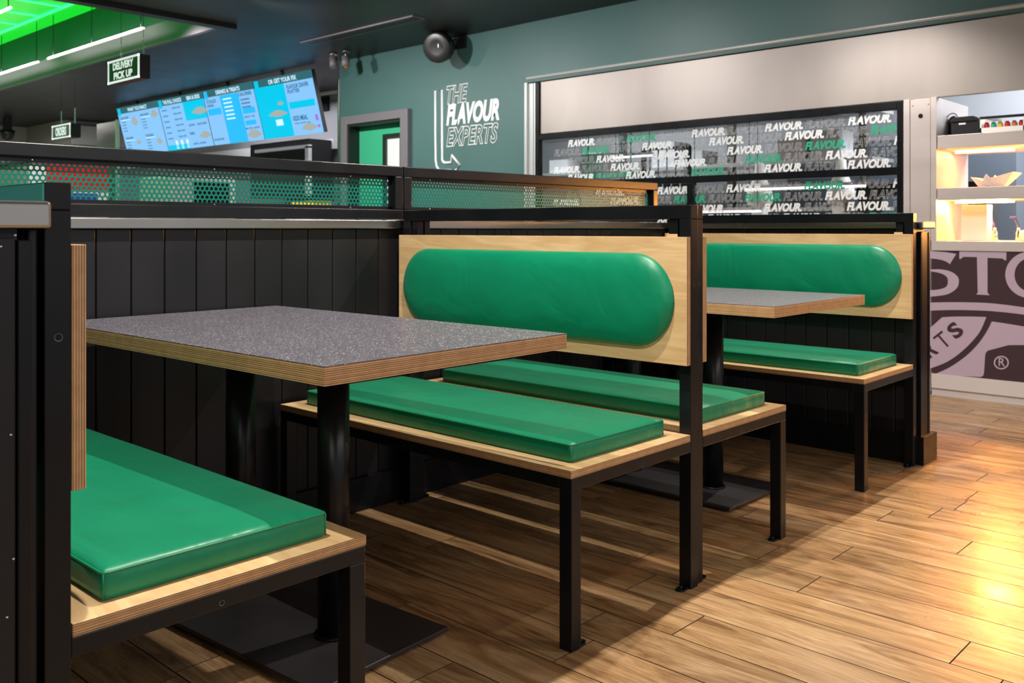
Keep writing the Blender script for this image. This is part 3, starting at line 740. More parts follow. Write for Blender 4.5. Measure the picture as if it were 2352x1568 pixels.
def arc(cx_, cy_, rx, ry, t0, t1, n=28):
    return [G(cx_ + rx * math.cos(math.radians(t0 + (t1 - t0) * i / n)), cy_ + ry * math.sin(math.radians(t0 + (t1 - t0) * i / n))) for i in range(n + 1)]
bm = bmesh.new()
# T
flat(bm, [G(*p) for p in ((326, 203), (712, 208), (710, 277), (697, 277), (680, 262), (557, 256), (557, 540), (575, 562), (464, 556), (477, 540), (470, 250), (360, 248), (338, 265), (326, 265))], 0.0012)
# O at the right
strip(bm, arc(912, 395, 210, 192, 0, 360, 48), arc(912, 395, 134, 138, 0, 360, 48), 0.0012)
# S at the left
c_out = [(300, 226), (290, 222), (200, 208), (90, 200), (-20, 196), (-90, 215), (-130, 260), (-120, 320), (-60, 352), (20, 362), (100, 368), (180, 385), (225, 415), (232, 460), (215, 495), (160, 514), (90, 520), (0, 516)]
c_in = [(247, 312), (240, 300), (190, 276), (100, 262), (0, 262), (-30, 268), (-48, 285), (-30, 305), (30, 330), (90, 350), (170, 350), (255, 368), (312, 410), (322, 460), (300, 510), (225, 555), (100, 573), (0, 575)]
co2 = c_out[:]
strip(bm, [G(*p) for p in smooth(c_out)], [G(*p) for p in smooth(c_in)], 0.0012)
# long arc band
strip(bm, [G(x, y) for x, y in smooth([(0, 624), (90, 622), (250, 619), (400, 620), (560, 626), (700, 640), (860, 662), (1000, 690), (1300, 770)])],
      [G(x, y) for x, y in smooth([(0, 692), (90, 688), (250, 683), (400, 684), (560, 690), (700, 702), (860, 722), (1000, 750), (1300, 830)])], 0.0012)
# roundel segment and field to its right
flat(bm, [G(*p) for p in [(60, 855), (90, 825), (130, 792), (185, 742), (300, 736), (420, 736)] + smooth([(548, 740), (500, 850), (440, 930), (360, 1010), (270, 1080), (180, 1128), (60, 1170)])], 0.0012)
flat(bm, [G(*p) for p in ((592, 776), (700, 792), (860, 818), (1100, 862), (1100, 968), (730, 970), (560, 1015), (545, 1030), (538, 1050), (528, 1200), (520, 1222), (500, 1231), (320, 1222)) + tuple(smooth([(130, 1205), (250, 1150), (380, 1060), (480, 960), (550, 860), (592, 776)])[:-1])], 0.0012)
# registered mark
strip(bm, arc(670, 1113, 62, 56, 0, 360, 40), arc(670, 1113, 50, 45, 0, 360, 40), 0.0014)
obj('pale_print', bm, 'mauve', gp)
tr_ = text_mesh('R', 0.01, 0, 0.034, 0.047); p = G(648, 1140)
bm = bmesh.new(); merge(bm, tr_, (p[0], YG - 0.0018, p[1])); obj('registered_mark', bm, 'mauve', gp)
# slanted letters R T S in the roundel
bm = bmesh.new()
for ch, px, py, an in (('R', 84, 1003, 38), ('T', 190, 930, 42), ('S', 292, 848, 44)):
    tmx = text_mesh(ch, 0.0 if ch == 'T' else 0.035, 0, 0.070, 0.092)
    for v_ in tmx.verts: v_.co -= Vector((0.035, 0, 0.046)); v_.co.y = 0.0
    bmesh.ops.rotate(tmx, verts=tmx.verts, cent=(0, 0, 0), matrix=Matrix.Rotation(math.radians(-an), 3, 'Y'))
    bmesh.ops.dissolve_degenerate(tmx, dist=0.0002, edges=tmx.edges)
    q_ = G(px, py); merge(bm, tmx, (q_[0], YG - 0.0024, q_[1]))
obj('dark_print', bm, 'plum', gp)

# printer
o = thing('receipt_printer', 'black box printer with white badge on the top display shelf', 'printer', (0, 0, 0))
z0 = 1.5565
bm = bmesh.new(); box(bm, -1.845, -1.695, D0 + 0.10, D0 + 0.36, z0, z0 + 0.085)
poly(bm, [(-1.85, D0 + 0.09, z0 + 0.085), (-1.69, D0 + 0.09, z0 + 0.085), (-1.69, D0 + 0.09, z0 + 0.10), (-1.72, D0 + 0.09, z0 + 0.115), (-1.82, D0 + 0.09, z0 + 0.115)], 0.27)
obj('body', bm, 'plasticblack', o, 0.003)
bxo('badge', 'white', o, -1.80, -1.762, D0 + 0.096, D0 + 0.10, z0 + 0.066, z0 + 0.076)
bm = bmesh.new(); box(bm, -1.70, -1.63, D0 + 0.15, D0 + 0.34, z0 + 0.098, z0 + 0.108); obj('paper_flap', bm, 'doorframe', o)
bm = bmesh.new(); lathe(bm, [(0.026, 0), (0.030, 0.01), (0.030, 0.10), (0.024, 0.125), (0.01, 0.135)], (-1.868, D0 + 0.22, z0)); 
tube(bm, [(-1.868 + 0.03 * math.cos(a), D0 + 0.2, z0 + 0.12 + 0.03 * math.sin(a)) for a in [i * PI / 8 for i in range(9)]], 0.003)
tag(obj('flask', bm, 'plasticblack'), 'black handled flask left of the printer', 'flask')
o = thing('jar_rack', 'pale tray of coloured jars on the top display shelf', 'rack', (0, 0, 0))
bm = bmesh.new(); box(bm, -1.672, -1.435, D0 + 0.06, D0 + 0.30, z0, z0 + 0.006); box(bm, -1.672, -1.435, D0 + 0.06, D0 + 0.068, z0, z0 + 0.034); box(bm, -1.672, -1.664, D0 + 0.06, D0 + 0.30, z0, z0 + 0.095); box(bm, -1.443, -1.435, D0 + 0.06, D0 + 0.30, z0, z0 + 0.095); obj('tray', bm, 'paper', o)
bm = bmesh.new(); box(bm, -1.672, -1.435, D0 + 0.06, D0 + 0.075, z0 + 0.085, z0 + 0.100); obj('rail', bm, 'plasticblack', o)
for i, mt in enumerate(('red', 'greenprint', 'yellow', 'red', 'amber', 'red')):
    xx = -1.645 + i * 0.037
    bm = bmesh.new(); lathe(bm, [(0.014, 0), (0.016, 0.004), (0.016, 0.048), (0.012, 0.056), (0.012, 0.062)], (xx, D0 + 0.10, z0 + 0.0065), 16)
    tag(obj('spice_jar', bm, mt), ('%s jar in the pale tray, %s from the left' % (('red lidded', 'green', 'yellow', 'red lidded', 'amber', 'red lidded')[i], ('first', 'second', 'third', 'fourth', 'fifth', 'last')[i])), 'jar', 'jars in the tray on the top shelf')
bm = bmesh.new(); box(bm, -1.428, -1.30, D0 + 0.08, D0 + 0.30, z0, z0 + 0.10); tag(obj('storage_box', bm, 'plasticblack', bevel=0.004), 'dark box right of the jar tray', 'box')
# food boat on the middle shelf
bm = bmesh.new(); z1 = 1.2435; xa, xb = -1.735, -1.505
prof_t = [(xa, 0.062), (xa + 0.035, 0.052), (xa + 0.065, 0.040), (xa + 0.085, 0.078), (xa + 0.105, 0.055), (xa + 0.14, 0.060), (xb, 0.085)]
lo = [(xa + 0.03 + i * (xb - xa - 0.095) / 6, 0.002) for i in range(7)]
for ya, yb in ((D0 + 0.10, D0 + 0.16), (D0 + 0.28, D0 + 0.22)):
    for (a, b), (c, d_) in zip(zip(prof_t, lo), zip(prof_t[1:], lo[1:])):
        bm.faces.new([bm.verts.new(p) for p in ((a[0], ya, z1 + a[1]), (c[0], ya, z1 + c[1]), (d_[0], yb, z1 + d_[1]), (b[0], yb, z1 + b[1]))])
bm.faces.new([bm.verts.new(p) for p in ((lo[0][0], D0 + 0.16, z1 + 0.002), (lo[-1][0], D0 + 0.16, z1 + 0.002), (lo[-1][0], D0 + 0.22, z1 + 0.002), (lo[0][0], D0 + 0.22, z1 + 0.002))])
for e, i in ((0, 0), (1, -1)):
    bm.faces.new([bm.verts.new(p) for p in ((prof_t[i][0], D0 + 0.10, z1 + prof_t[i][1]), (prof_t[i][0], D0 + 0.28, z1 + prof_t[i][1]), (lo[i][0], D0 + 0.22, z1 + 0.002), (lo[i][0], D0 + 0.16, z1 + 0.002))])
o = obj('food_tray', bm, 'paper'); s_ = o.modifiers.new('thick', 'SOLIDIFY'); s_.thickness = 0.002
tag(o, 'white folded card food tray glowing on the middle display shelf', 'tray')
z2 = 0.9275
bm = bmesh.new(); box(bm, -1.80, -1.655, D0 + 0.14, D0 + 0.24, z2, z2 + 0.215)
tag(obj('carton', bm, 'paper', bevel=0.003), 'tall white carton brightly lit on the counter under the lowest shelf', 'carton')
for i, px in enumerate((2285, 2340)):
    p = at(px, 540, D0 + 0.3); t = thing('pump_dispenser', ('left' if i == 0 else 'right') + ' clear pump bottle with blue lever on the counter', 'dispenser', (p.x, D0 + 0.3, z2))
    bm = bmesh.new(); lathe(bm, [(0.016, 0), (0.018, 0.006), (0.018, 0.05), (0.010, 0.066), (0.010, 0.078)], (0, 0, 0), 16); obj('bottle', bm, 'chrome', t)
    bm = bmesh.new(); tube(bm, [(0.0, 0, 0.078), (-0.006, 0, 0.10), (-0.022, 0, 0.135)], 0.006); box(bm, -0.046, -0.012, -0.010, 0.010, 0.132, 0.146); obj('lever', bm, 'blueplastic', t, 0.002)
p = at(2348, 535, D0 + 0.2)
bm = bmesh.new(); lathe(bm, [(0.03, 0), (0.034, 0.05), (0.02, 0.062), (0.005, 0.066)], (p.x + 0.02, D0 + 0.2, z2), 20); tag(obj('paper_tub', bm, 'paper'), 'round white tub at the right end of the counter', 'tub')

# ================================================================== KITCHEN BEHIND THE GLASS
t = thing('kitchen_shelving', 'steel wire kitchen shelving seen through the lettered glass', 'shelving', (0, 0, 0))
for xx in (-6.6, -5.4, -4.2, -3.0):
    bm = bmesh.new(); box(bm, xx - 0.03, xx + 0.03, 7.4, 7.46, 0, 2.2); obj('upright', bm, 'steelcap', t)
for zz in (1.15, 1.55, 1.95):
    bm = bmesh.new(); box(bm, -6.7, -2.9, 7.35, 7.8, zz, zz + 0.03); obj('shelf', bm, 'steel', t)
bm = bmesh.new(); box(bm, -4.4, -1.6, 6.50, 7.2, 2.10, 2.732); box(bm, -4.4, -1.6, 6.48, 6.50, 1.98, 2.14)
tag(obj('extractor_hood', bm, 'steel'), 'large steel extractor hood in the kitchen', 'hood')
bm = bmesh.new(); box(bm, -6.8, -1.95, 6.9, 7.3, 0.0, 0.92); tag(obj('kitchen_worktop', bm, 'steel'), 'steel kitchen worktop behind the glass', 'worktop')
for i, xx in enumerate((-6.35, -5.9, -5.05, -4.75, -3.75, -3.45)):
    bm = bmesh.new(); h = 0.14 + 0.05 * (i % 3); box(bm, xx, xx + 0.25, 7.42, 7.7, 1.582, 1.582 + h)
    tag(obj('storage_box', bm, ('boxpaper', 'palewall', 'boxpaper')[i % 3]), 'pale box on the kitchen shelving behind the glass, %s from the left' % ('first', 'second', 'third', 'fourth', 'fifth', 'last')[i], 'box', 'pale boxes on the kitchen shelving')
for i, xx in enumerate((-3.75, -3.05)):
    bm = bmesh.new(); lathe(bm, [(0.10, 0), (0.11, 0.05), (0.10, 0.12), (0.045, 0.24), (0.04, 0.34), (0.01, 0.36)], (xx, 7.1, 1.2)); box(bm, xx - 0.05, xx + 0.05, 7.05, 7.15, 0.92, 1.2)
    tag(obj('paper_dispenser', bm, 'paper'), ('left' if i == 0 else 'right') + ' of two white cone shaped dispensers behind the glass', 'dispenser')
bm = bmesh.new(); box(bm, -5.15, -4.9, 6.45, 6.7, 0.0, 1.66); tag(obj('control_cabinet', bm, 'boxpaper'), 'pale upright cabinet at the left end of the kitchen window', 'cabinet')
bm = bmesh.new(); box(bm, -5.0, -4.45, 6.25, 6.4, 1.43, 1.47); cyl(bm, (-4.95, 6.3, 1.47), (-4.95, 6.3, ZC), 0.006, n=8); cyl(bm, (-4.5, 6.3, 1.47), (-4.5, 6.3, ZC), 0.006, n=8); bxo_ = obj('warming_strip', bm, 'greenprint'); tag(bxo_, 'bright green hanging strip behind the left of the glass', 'strip')
for i, (xa, xb, zz) in enumerate(((-3.4, -2.5, 1.29), (-3.9, -3.3, 1.13), (-4.7, -4.3, 1.60))):
    t = thing('strip_light', 'x', 'lamp', (0, 0, 0)); yl = 6.22 + 0.05 * i
    bm = bmesh.new(); cyl(bm, (xa, yl, zz), (xb, yl, zz), 0.009, n=12); obj('tube', bm, 'striplit', t)
    bm = bmesh.new(); box(bm, xa, xb, yl - 0.012, yl + 0.012, zz + 0.009, zz + 0.03); obj('housing', bm, 'steelpanel', t)
    for xx in (xa + 0.03, xb - 0.03):
        bm = bmesh.new(); cyl(bm, (xx, yl, zz + 0.03), (xx, yl, ZC), 0.003, n=6); obj('hanger', bm, 'plasticblack', t)
    tag(t, ('middle', 'lowest', 'uppermost')[i] + ' lit strip light inside the kitchen', 'lamp')
bm = bmesh.new()
for i in range(5): cyl(bm, (-4.72 + i * 0.09, 6.9, 1.45), (-4.72 + i * 0.09, 6.9, 1.70), 0.006, n=8); box(bm, -4.75 + i * 0.09, -4.69 + i * 0.09, 6.89, 6.91, 1.36, 1.46)
box(bm, -4.8, -4.3, 6.88, 6.92, 1.70, 1.72); box(bm, -4.8, -4.77, 6.88, 6.92, 0.92, 1.72); box(bm, -4.33, -4.3, 6.88, 6.92, 0.92, 1.72)
tag(obj('utensil_rack', bm, 'plasticblack'), 'rack of dark hanging utensils in the kitchen', 'rack')
bm = bmesh.new(); box(bm, -2.85, -1.95, 6.9, 7.3, 1.25, 1.33); box(bm, -2.85, -2.78, 6.95, 7.25, 0.92, 1.25); box(bm, -2.02, -1.95, 6.95, 7.25, 0.92, 1.25)
tag(obj('counter_shelf', bm, 'plasticblack'), 'black raised shelf at the right of the kitchen', 'shelf')
bm = bmesh.new(); box(bm, -3.9, -2.0, 7.9, 8.3, 0.0, 1.75); tag(obj('fridge_bank', bm, 'fridgegrey'), 'blue grey appliance bank at the rear of the kitchen', 'fridge')

# ================================================================== WALL GRAPHIC
t = thing('wall_lettering', 'white arrow and flavour experts lettering on the teal green wall', 'lettering', (0, 0, 0))
YT = YW - 0.003
def word(s_, px0, py0, px1, py1, hgt, outline, nm):
    a, b = at(px0, py0, YT), at(px1, py1, YT)
    tb = text_mesh(s_, 0.05 if not outline else 0.025, 0.026 if outline else 0, b.x - a.x, hgt, 0.25)
    bm = bmesh.new(); merge(bm, tb, (a.x, YT, (a.z + b.z) / 2)); obj(nm, bm, 'white', t)
word('THE', 1025, 240, 1075, 236, 0.175, True, 'the_word')
word('FLAVOUR', 1025, 289, 1147, 276, 0.195, False, 'flavour_word')
word('EXPERTS', 1025, 338, 1145, 330, 0.185, True, 'experts_word')
bm = bmesh.new()
def P_(x, y): p = at(700 + x / 2.94, y / 2.94, YT); return (p.x, YT, p.z)
pts = [(883, 614), (928, 608), (930, 1050), (930, 1080), (936, 1092), (948, 1099), (990, 1096), (994, 1048), (1048, 1116), (1020, 1150), (990, 1190), (985, 1150), (925, 1150), (905, 1145), (892, 1120), (886, 1080), (884, 900)]
tube(bm, [P_(*p) for p in pts], 0.013, True, 6)
obj('arrow', bm, 'white', t)

# ================================================================== CEILING-HUNG THINGS
t = thing('wall_speaker', 'round black speaker mounted high on the green wall', 'speaker', (0, 0, 0))
bm = bmesh.new()
c = Vector((-6.02, 5.52, 2.60))
fd = Vector((0.30, -0.85, -0.25)).normalized()
A_ = fd.orthogonal().normalized(); B_ = fd.cross(A_)
prof = [(0.045, -0.17), (0.10, -0.14), (0.13, -0.07), (0.138, 0.0), (0.132, 0.03), (0.12, 0.036), (0.06, 0.03), (0.01, 0.028)]
rings(bm, [[c + fd * h + r * (math.cos(2 * PI * i / 28) * A_ + math.sin(2 * PI * i / 28) * B_) for i in range(28)] for r, h in prof])
obj('housing', bm, 'plasticblack', t)
bm = bmesh.new(); tube(bm, [c - fd * 0.16, (-6.0, 5.70, 2.68), (-6.0, 5.775, 2.68)], 0.02); box(bm, -6.06, -5.92, 5.755, 5.778, 2.62, 2.73); obj('bracket', bm, 'plasticblack', t)
bxo('indicator', 'whitelit', t, -5.965, -5.958, 5.468, 5.473, 2.585, 2.615)
for i, (cx_, cz, nm) in enumerate(((-7.50, 2.655, 'left of two small black spotlights hanging at the wall corner'), (-7.30, 2.640, 'right of two small black spotlights hanging at the wall corner'))):
    t = thing('corner_spotlight', nm, 'lamp', (cx_, 5.48, cz))
    bm = bmesh.new(); cyl(bm, (0, 0, 0.03), (0.03, -0.02, -0.07), 0.042, 0.036, 18); obj('housing', bm, 'doorframe', t)
    bm = bmesh.new(); cyl(bm, (0, 0, 0.02), (0, 0, ZC - cz), 0.012, n=10); cyl(bm, (0, 0, ZC - cz - 0.015), (0, 0, ZC - cz), 0.04, n=16); obj('mount', bm, 'steelcap', t)
    bm = bmesh.new(); cyl(bm, (0.03, -0.02, -0.07), (0.032, -0.0215, -0.075), 0.02, n=14); obj('lens', bm, 'amber' if i else 'doorframe', t)
t = thing('ceiling_vent', 'long slot vent in the black ceiling', 'vent', (0, 0, 0))
bm = bmesh.new(); box(bm, -7.26, -5.68, 4.93, 5.07, ZC - 0.012, ZC); obj('frame', bm, 'doorframe', t)
bm = bmesh.new()
for k in range(4): box(bm, -7.24, -5.70, 4.945 + k * 0.03, 4.96 + k * 0.03, ZC - 0.016, ZC - 0.012)
obj('slats', bm, 'plasticblack', t)
# linear pendants
for xa, xb, yy, lb in ((-10.54, -8.28, 3.92, 'long lit tube pendant nearest the delivery sign'), (-13.1, -10.81, 3.92, 'lit tube pendant cut off at the left edge below the green coffer'), (-10.6, -8.33, 2.80, 'lit tube pendant in the top left corner')):
    t = thing('tube_pendant', lb, 'lamp', (0, 0, 0), group='tube pendants in the green coffer')
    bm = bmesh.new(); cyl(bm, (xa, yy, 2.85), (xb, yy, 2.85), 0.014, n=16); obj('tube', bm, 'tube', t)
    for xx in (xa + 0.15, (xa + xb) / 2, xb - 0.05):
        bm = bmesh.new(); cyl(bm, (xx, yy, 2.866), (xx, yy, 3.30), 0.004, n=8); obj('wire', bm, 'plasticblack', t)
def hung_sign(label, x0, x1, y, z0, z1, dep, lines, chains, th):
    t = thing('hanging_sign', label, 'sign', (0, 0, 0)); f = 0.016 * (x1 - x0) / 0.55
    bm = bmesh.new(); box(bm, x0, x1, y + 0.004, y + dep, z0, z1); obj('box', bm, 'plasticblack', t)
    bm = bmesh.new(); box(bm, x0, x1, y - 0.004, y + 0.004, z1 - f, z1); box(bm, x0, x1, y - 0.004, y + 0.004, z0, z0 + f); box(bm, x0, x0 + f, y - 0.004, y + 0.004, z0, z1); box(bm, x1 - f, x1, y - 0.004, y + 0.004, z0, z1); obj('border', bm, 'whitelit', t)
    bxo('face', 'signblack', t, x0 + f, x1 - f, y, y + 0.004, z0 + f, z1 - f)
    bxo('underside', 'signred', t, x0 + 0.03, x1 - 0.01, y + 0.01, y + dep - 0.01, z0 - 0.004, z0)
    bm = bmesh.new(); hh = (z1 - z0 - 2 * f) / len(lines) * 0.78
    for i, s_ in enumerate(lines):
        wd = (x1 - x0) * (0.66 if len(s_) > 7 else 0.60)
        tb = text_mesh(s_, 0.04, 0, wd, hh); cxs = (x0 + x1) / 2 - wd / 2
        merge(bm, tb, (cxs, y - 0.003, z1 - f - (z1 - z0 - 2 * f) * (i + 0.5) / len(lines) - hh / 2))
    obj('lettering', bm, 'whitelit', t)
    for xx in (x0 + 0.14 * th, x1 - 0.02 * th):
        bm = bmesh.new(); n = int((chains - z1) / 0.022)
        for k in range(n):
            zc_ = z1 + 0.011 + k * 0.022
            ring_ = [(xx + (0.006 * math.cos(a) if k % 2 else 0), y + dep / 2 + (0 if k % 2 else 0.006 * math.cos(a)), zc_ + 0.014 * math.sin(a)) for a in [i * PI / 5 for i in range(10)]]
            tube(bm, ring_, 0.0022, True, 5)
        obj('chain', bm, 'chrome', t)
        bm = bmesh.new(); cyl(bm, (xx, y + dep / 2, chains), (xx, y + dep / 2, 3.30), 0.002, n=6); obj('wire', bm, 'plasticblack', t)
hung_sign('black and white delivery pick up sign hanging on chains', -7.60, -7.045, 3.30, 2.184, 2.370, 0.09, ['DELIVERY', 'PICK UP'], 2.50, 1.0)
a, b = at(120, 290, 4.3), at(161, 282, 4.3); c_ = at(161, 314, 4.3)
hung_sign('small white framed sign hanging farther back at the left', a.x, b.x, 4.3, c_.z, b.z, 0.12, ['ORDERS'], 2.40, 0.8)

# menu screens
xs = [-12.87, -11.66, -10.485, -9.345, -8.19]
def mscreen(i, label):
    x0, x1 = xs[i] + 0.008, xs[i + 1] - 0.008
    t = thing('menu_screen', label, 'screen', ((x0 + x1) / 2, 5.70, 2.685), group='menu screens above the counter')
    t.rotation_euler = (math.atan2(0.17, 0.655), 0, 0)     # top leans towards the customers
    wd, hg = (x1 - x0), 0.675
    bxo('housing', 'plasticblack', t, -wd / 2, wd / 2, 0.003, 0.05, -hg, 0)
    def panel(nm, u0, u1, v0, v1, mt, off=0.001):
        bxo(nm, mt, t, -wd / 2 + wd * u0, -wd / 2 + wd * u1, -off - 0.001, -off, -hg * v1, -hg * v0)
    return t, wd, hg, panel
def em(name, c, s=1.0): M[name] = mat(name, (0.0, 0.0, 0.0), 0.5, emis=c, estr=s, spec=0.2)
em('scr_base', (0.22, 0.50, 0.85), 0.589); em('scr_cyan', (0.0, 0.55, 0.80), 0.558); em('scr_sky', (0.02, 0.45, 0.88), 0.589)
em('scr_head', (0.03, 0.13, 0.15), 0.558); em('scr_text', (0.03, 0.13, 0.25), 0.496); em('scr_white', (0.60, 0.85, 1.0), 0.589)
em('scr_food', (0.40, 0.45, 0.42), 0.496); em('scr_pink', (0.45, 0.18, 0.75), 0.496); em('scr_pale', (0.40, 0.66, 0.95), 0.558)
heads = [['WHAT YOU FANCY'], ['THE FULL CHOICE'], ['DRINKS & TREATS'], ['OR GET YOUR FIX']]
labs = ['leftmost menu screen, partly hidden by the perforated screen', 'second menu screen from the left, its right half topped by a burger picture', 'third menu screen, headed drinks and treats', 'rightmost menu screen, with the kids meal']
random.seed(11)
for i in range(4):
    t, wd, hg, panel = mscreen(i, labs[i])
    panel('backlit_panel', 0.0, 1.0, 0.0, 1.0, 'scr_base', 0.0)
    panel('header', 0.0, 1.0, 0.0, 0.13, 'scr_head', 0.0012)
    bm = bmesh.new()
    def tx(s_, u, v, uw, vh, bmx=bm):
        tb = text_mesh(s_, 0.03, 0, wd * uw, hg * vh); merge(bmx, tb, (-wd / 2 + wd * u, -0.0035, -hg * (v + vh)))
    tx(heads[i][0], 0.27 if i != 1 else 0.12, 0.035, 0.48 if i != 1 else 0.42, 0.075)
    if i == 1: tx('BEN & SIDE', 0.66, 0.035, 0.28, 0.075)
    obj('heading', bm, 'scr_white', t)
    bm = bmesh.new(); bm.free()
    def dk(s_, u, v, uw, vh):
        nb = bmesh.new(); tx(s_, u, v, uw, vh, nb); obj('word', nb, 'scr_text', t)
    P = bmesh.new()
    def pb(B, u0, u1, v0, v1, off=0.003):
        if B == 'art':
            nb = bmesh.new(); box(nb, -wd / 2 + wd * u0, -wd / 2 + wd * u1, -off - 0.001, -off, -hg * v1, -hg * v0)
            obj('pale_artwork', nb, 'scr_white', t); return
        if B == 'block':
            nb = bmesh.new(); box(nb, -wd / 2 + wd * u0, -wd / 2 + wd * u1, -off - 0.001, -off, -hg * v1, -hg * v0)
            obj('colour_block', nb, 'scr_sky' if i == 2 else 'scr_cyan', t); return
        box(B, -wd / 2 + wd * u0, -wd / 2 + wd * u1, -off - 0.001, -off, -hg * v1, -hg * v0)
    food, pale = bmesh.new(), 'art'
    cy = 'block'
    pb(cy, 0.02, 0.09, 0.02, 0.17, 0.0035)
    def blob(u, v, ru, rv):
        fb = bmesh.new(); A2 = [fb.verts.new((-wd / 2 + wd * (u + ru * (1 + 0.2 * math.sin(3 * a)) * math.cos(a)), -0.0045, -hg * (v + rv * (1 + 0.15 * math.cos(4 * a)) * math.sin(a)))) for a in [k * PI / 9 for k in range(18)]]
        fb.faces.new(A2); obj('food_picture', fb, 'scr_food', t)
    if i == 0:
        for u in (0.05, 0.55):
            for v in (0.20, 0.62):
                dk('BOXES' if v < .5 else 'TENDERS', u, v, 0.20, 0.05)
                for k in range(4): dk('meal deal', u, v + 0.09 + k * 0.06, 0.10, 0.03)
                pb(pale, u, u + 0.22, v + 0.06, v + 0.075)
        blob(0.38, 0.32, 0.07, 0.09); blob(0.88, 0.24, 0.08, 0.07); blob(0.36, 0.75, 0.06, 0.04); blob(0.86, 0.78, 0.06, 0.06)
    elif i == 1:
        pb(cy, 0.55, 1.0, 0.13, 0.48); pb(cy, 0.0, 0.5, 0.90, 1.0)
        for k in range(6): dk('chicken', 0.05, 0.20 + k * 0.11, 0.12, 0.035); dk('large meal', 0.30, 0.18 + k * 0.11, 0.17, 0.045)
        dk('SIDES', 0.58, 0.55, 0.13, 0.04); dk('KIDS SIDES', 0.76, 0.55, 0.2, 0.04); dk('RIBS', 0.56, 0.70, 0.10, 0.05); dk('add a drink', 0.58, 0.90, 0.28, 0.04)
        blob(0.88, 0.33, 0.16, 0.06); blob(0.88, 0.78, 0.12, 0.06)
        for k in range(3): pb(pale, 0.20 + k * 0.12, 0.25 + k * 0.12, 0.82, 0.98)
    elif i == 2:
        pb(cy, 0.33, 0.70, 0.14, 1.0); pb(cy, 0.03, 0.30, 0.34, 0.46); pb(cy, 0.72, 0.95, 0.42, 0.52); pb(cy, 0.72, 0.92, 0.64, 0.72)
        dk('COLD', 0.04, 0.18, 0.2, 0.06); dk('DRINK', 0.04, 0.26, 0.14, 0.05); dk('CALORIES', 0.70, 0.15, 0.25, 0.06)
        for k in range(3): dk('shakes', 0.72, 0.25 + k * 0.065, 0.17, 0.04)
        dk('DONUT + TEA', 0.72, 0.56, 0.2, 0.035); dk('MILK TEA + DONUT', 0.70, 0.76, 0.27, 0.035); dk('SUNDAE', 0.03, 0.88, 0.2, 0.04)
        for k in range(6): pb(pale, 0.38, 0.55, 0.20 + k * 0.07, 0.225 + k * 0.07, 0.0045)
        blob(0.84, 0.88, 0.13, 0.07)
    else:
        pb(cy, 0.0, 0.52, 0.13, 1.0); pb(cy, 0.54, 0.96, 0.45, 0.56)
        dk('FLAVOUR CRAVER', 0.56, 0.17, 0.36, 0.07); dk('PLATTER', 0.56, 0.25, 0.2, 0.06); dk('KIDS MEAL', 0.56, 0.68, 0.24, 0.08); dk('fries, drink, toy', 0.57, 0.79, 0.26, 0.03)
        for k, s_ in enumerate(('FULL', 'FLAVOUR', 'FIX')):
            nb = bmesh.new(); tx(s_, 0.06, 0.24 + k * 0.13, (0.16, 0.34, 0.12)[k], 0.09, nb); obj('word', nb, 'scr_white', t)
        blob(0.32, 0.60, 0.15, 0.05); blob(0.80, 0.88, 0.12, 0.06); pb(pale, 0.26, 0.38, 0.70, 0.80, 0.0045); blob(0.40, 0.44, 0.05, 0.03)
        q2 = bmesh.new(); pb(q2, 0.92, 0.965, 0.70, 0.80); pb(q2, 0.93, 0.97, 0.86, 0.91); obj('pink_picture', q2, 'scr_pink', t)
    P.free()
    food.free()
    bm = bmesh.new(); cyl(bm, (0, 0.03, 0), (0, 0.03, 0.045), 0.02, n=12); obj('mount', bm, 'plasticblack', t)

# far left things
t = thing('glossy_panel', 'glossy upright panel reflecting teal beside the menu screens', 'panel', (0, 0, 0))
a, b = at(222, 283, 4.6), at(266, 277, 4.6)
bxo('sheet', 'steelcap', t, a.x, b.x, 4.6, 4.62, 1.0, b.z, bevel=0.002)
bm = bmesh.new(); box(bm, b.x, b.x + 0.03, 4.595, 4.63, 0.0, b.z + 0.01); obj('upright', bm, 'tbar', t)
p = at(42, 297, 5.2)
bm = bmesh.new(); lathe(bm, [(0.01, -0.10), (0.07, -0.08), (0.095, -0.02), (0.10, 0.0), (0.11, 0.06)], (-15.6, 5.2, 2.48)); box(bm, -15.66, -15.54, 5.15, 5.25, 2.54, 2.73)
tag(obj('dome_camera', bm, 'plasticblack'), 'black dome camera hanging at the far left', 'camera')
bm = bmesh.new(); box(bm, -9.865, -9.66, 6.97, 6.999, 2.50, 2.68); tag(obj('wall_box', bm, 'hole'), 'small square black box on the wall right of the menu screens', 'box')
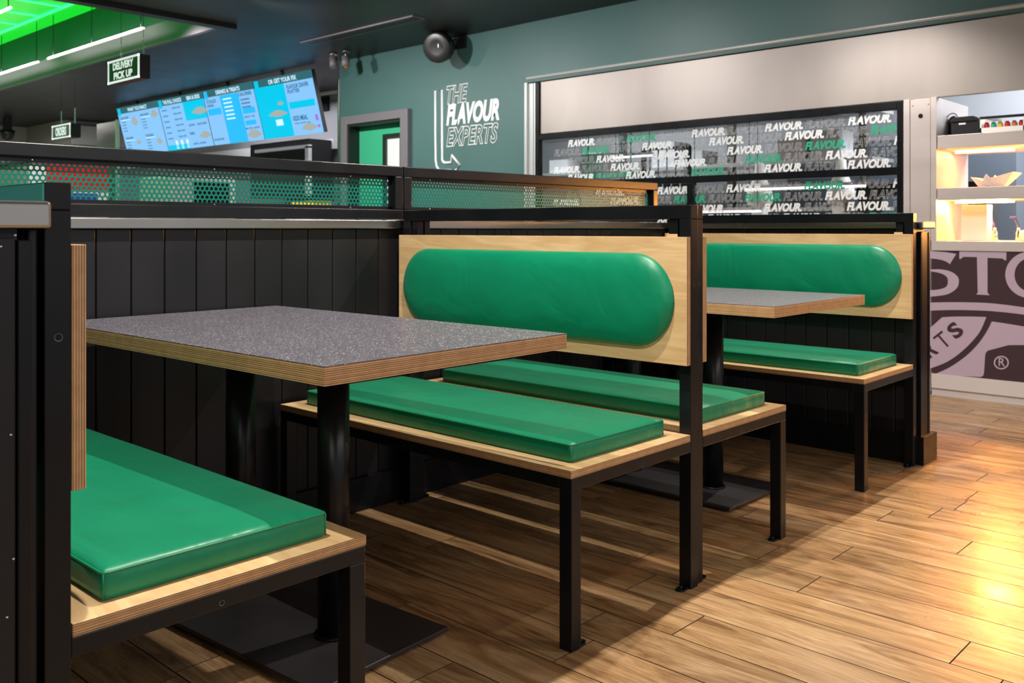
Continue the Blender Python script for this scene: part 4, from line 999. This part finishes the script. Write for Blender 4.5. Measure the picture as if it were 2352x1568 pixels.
t = thing('wall_hatch', 'dark shelf unit with white ledge below the menu screens', 'shelf', (0, 0, 0))
bm = bmesh.new(); box(bm, -10.78, -9.47, 6.55, 6.89, 1.4, 2.10); obj('body', bm, 'plasticblack', t)
bm = bmesh.new(); box(bm, -10.6, -9.40, 6.50, 6.55, 1.98, 2.02); box(bm, -9.47, -9.40, 6.50, 6.55, 1.4, 2.0); obj('ledge', bm, 'tbar', t)
t = thing('service_counter', 'dark service counter under the menu screens', 'counter', (0, 0, 0))
bxo('body', 'greywall', t, -15.0, -8.2, 4.75, 5.35, 0, 1.02); bxo('top', 'tbar', t, -15.05, -8.15, 4.70, 5.40, 1.02, 1.06)
t = thing('drinks_fridge', 'white fridge with red header and blue band seen through the screen', 'fridge', (0, 0, 0))
bxo('body', 'tbar', t, -8.05, -7.35, 2.6, 3.2, 0, 1.50, bevel=0.01); bxo('red_header', 'red', t, -7.35, -7.33, 2.72, 3.19, 1.31, 1.49); bxo('blue_band', 'bluepanel', t, -7.35, -7.33, 2.62, 3.1, 1.22, 1.275)
bm = bmesh.new(); box(bm, -8.06, -7.32, 2.59, 3.21, 1.50, 1.515); obj('top', bm, 'doorframe', t)
t = thing('cooler_cabinet', 'white cabinet with dark window seen through the left perforated screen', 'cabinet', (0, 0, 0))
bxo('body', 'tbar', t, -8.0, -7.4, 3.75, 4.35, 0, 1.45, bevel=0.01); bxo('window_pane', 'hole', t, -7.3995, -7.385, 3.95, 4.28, 1.20, 1.40)
t = thing('till_terminal', 'white till terminal on the service counter', 'till', (0, 0, 0))
bxo('screen', 'tbar', t, -9.6, -9.2, 4.95, 5.0, 1.15, 1.45); bxo('stand', 'plasticblack', t, -9.45, -9.35, 5.0, 5.1, 1.06, 1.2)
t = thing('snack_stand', 'small stand with yellow snack packs', 'stand', (0, 0, 0))
bxo('body', 'tbar', t, -7.0, -6.4, 4.6, 4.9, 0, 1.12); bxo('packs', 'yellow', t, -6.95, -6.6, 4.62, 4.8, 1.12, 1.24)
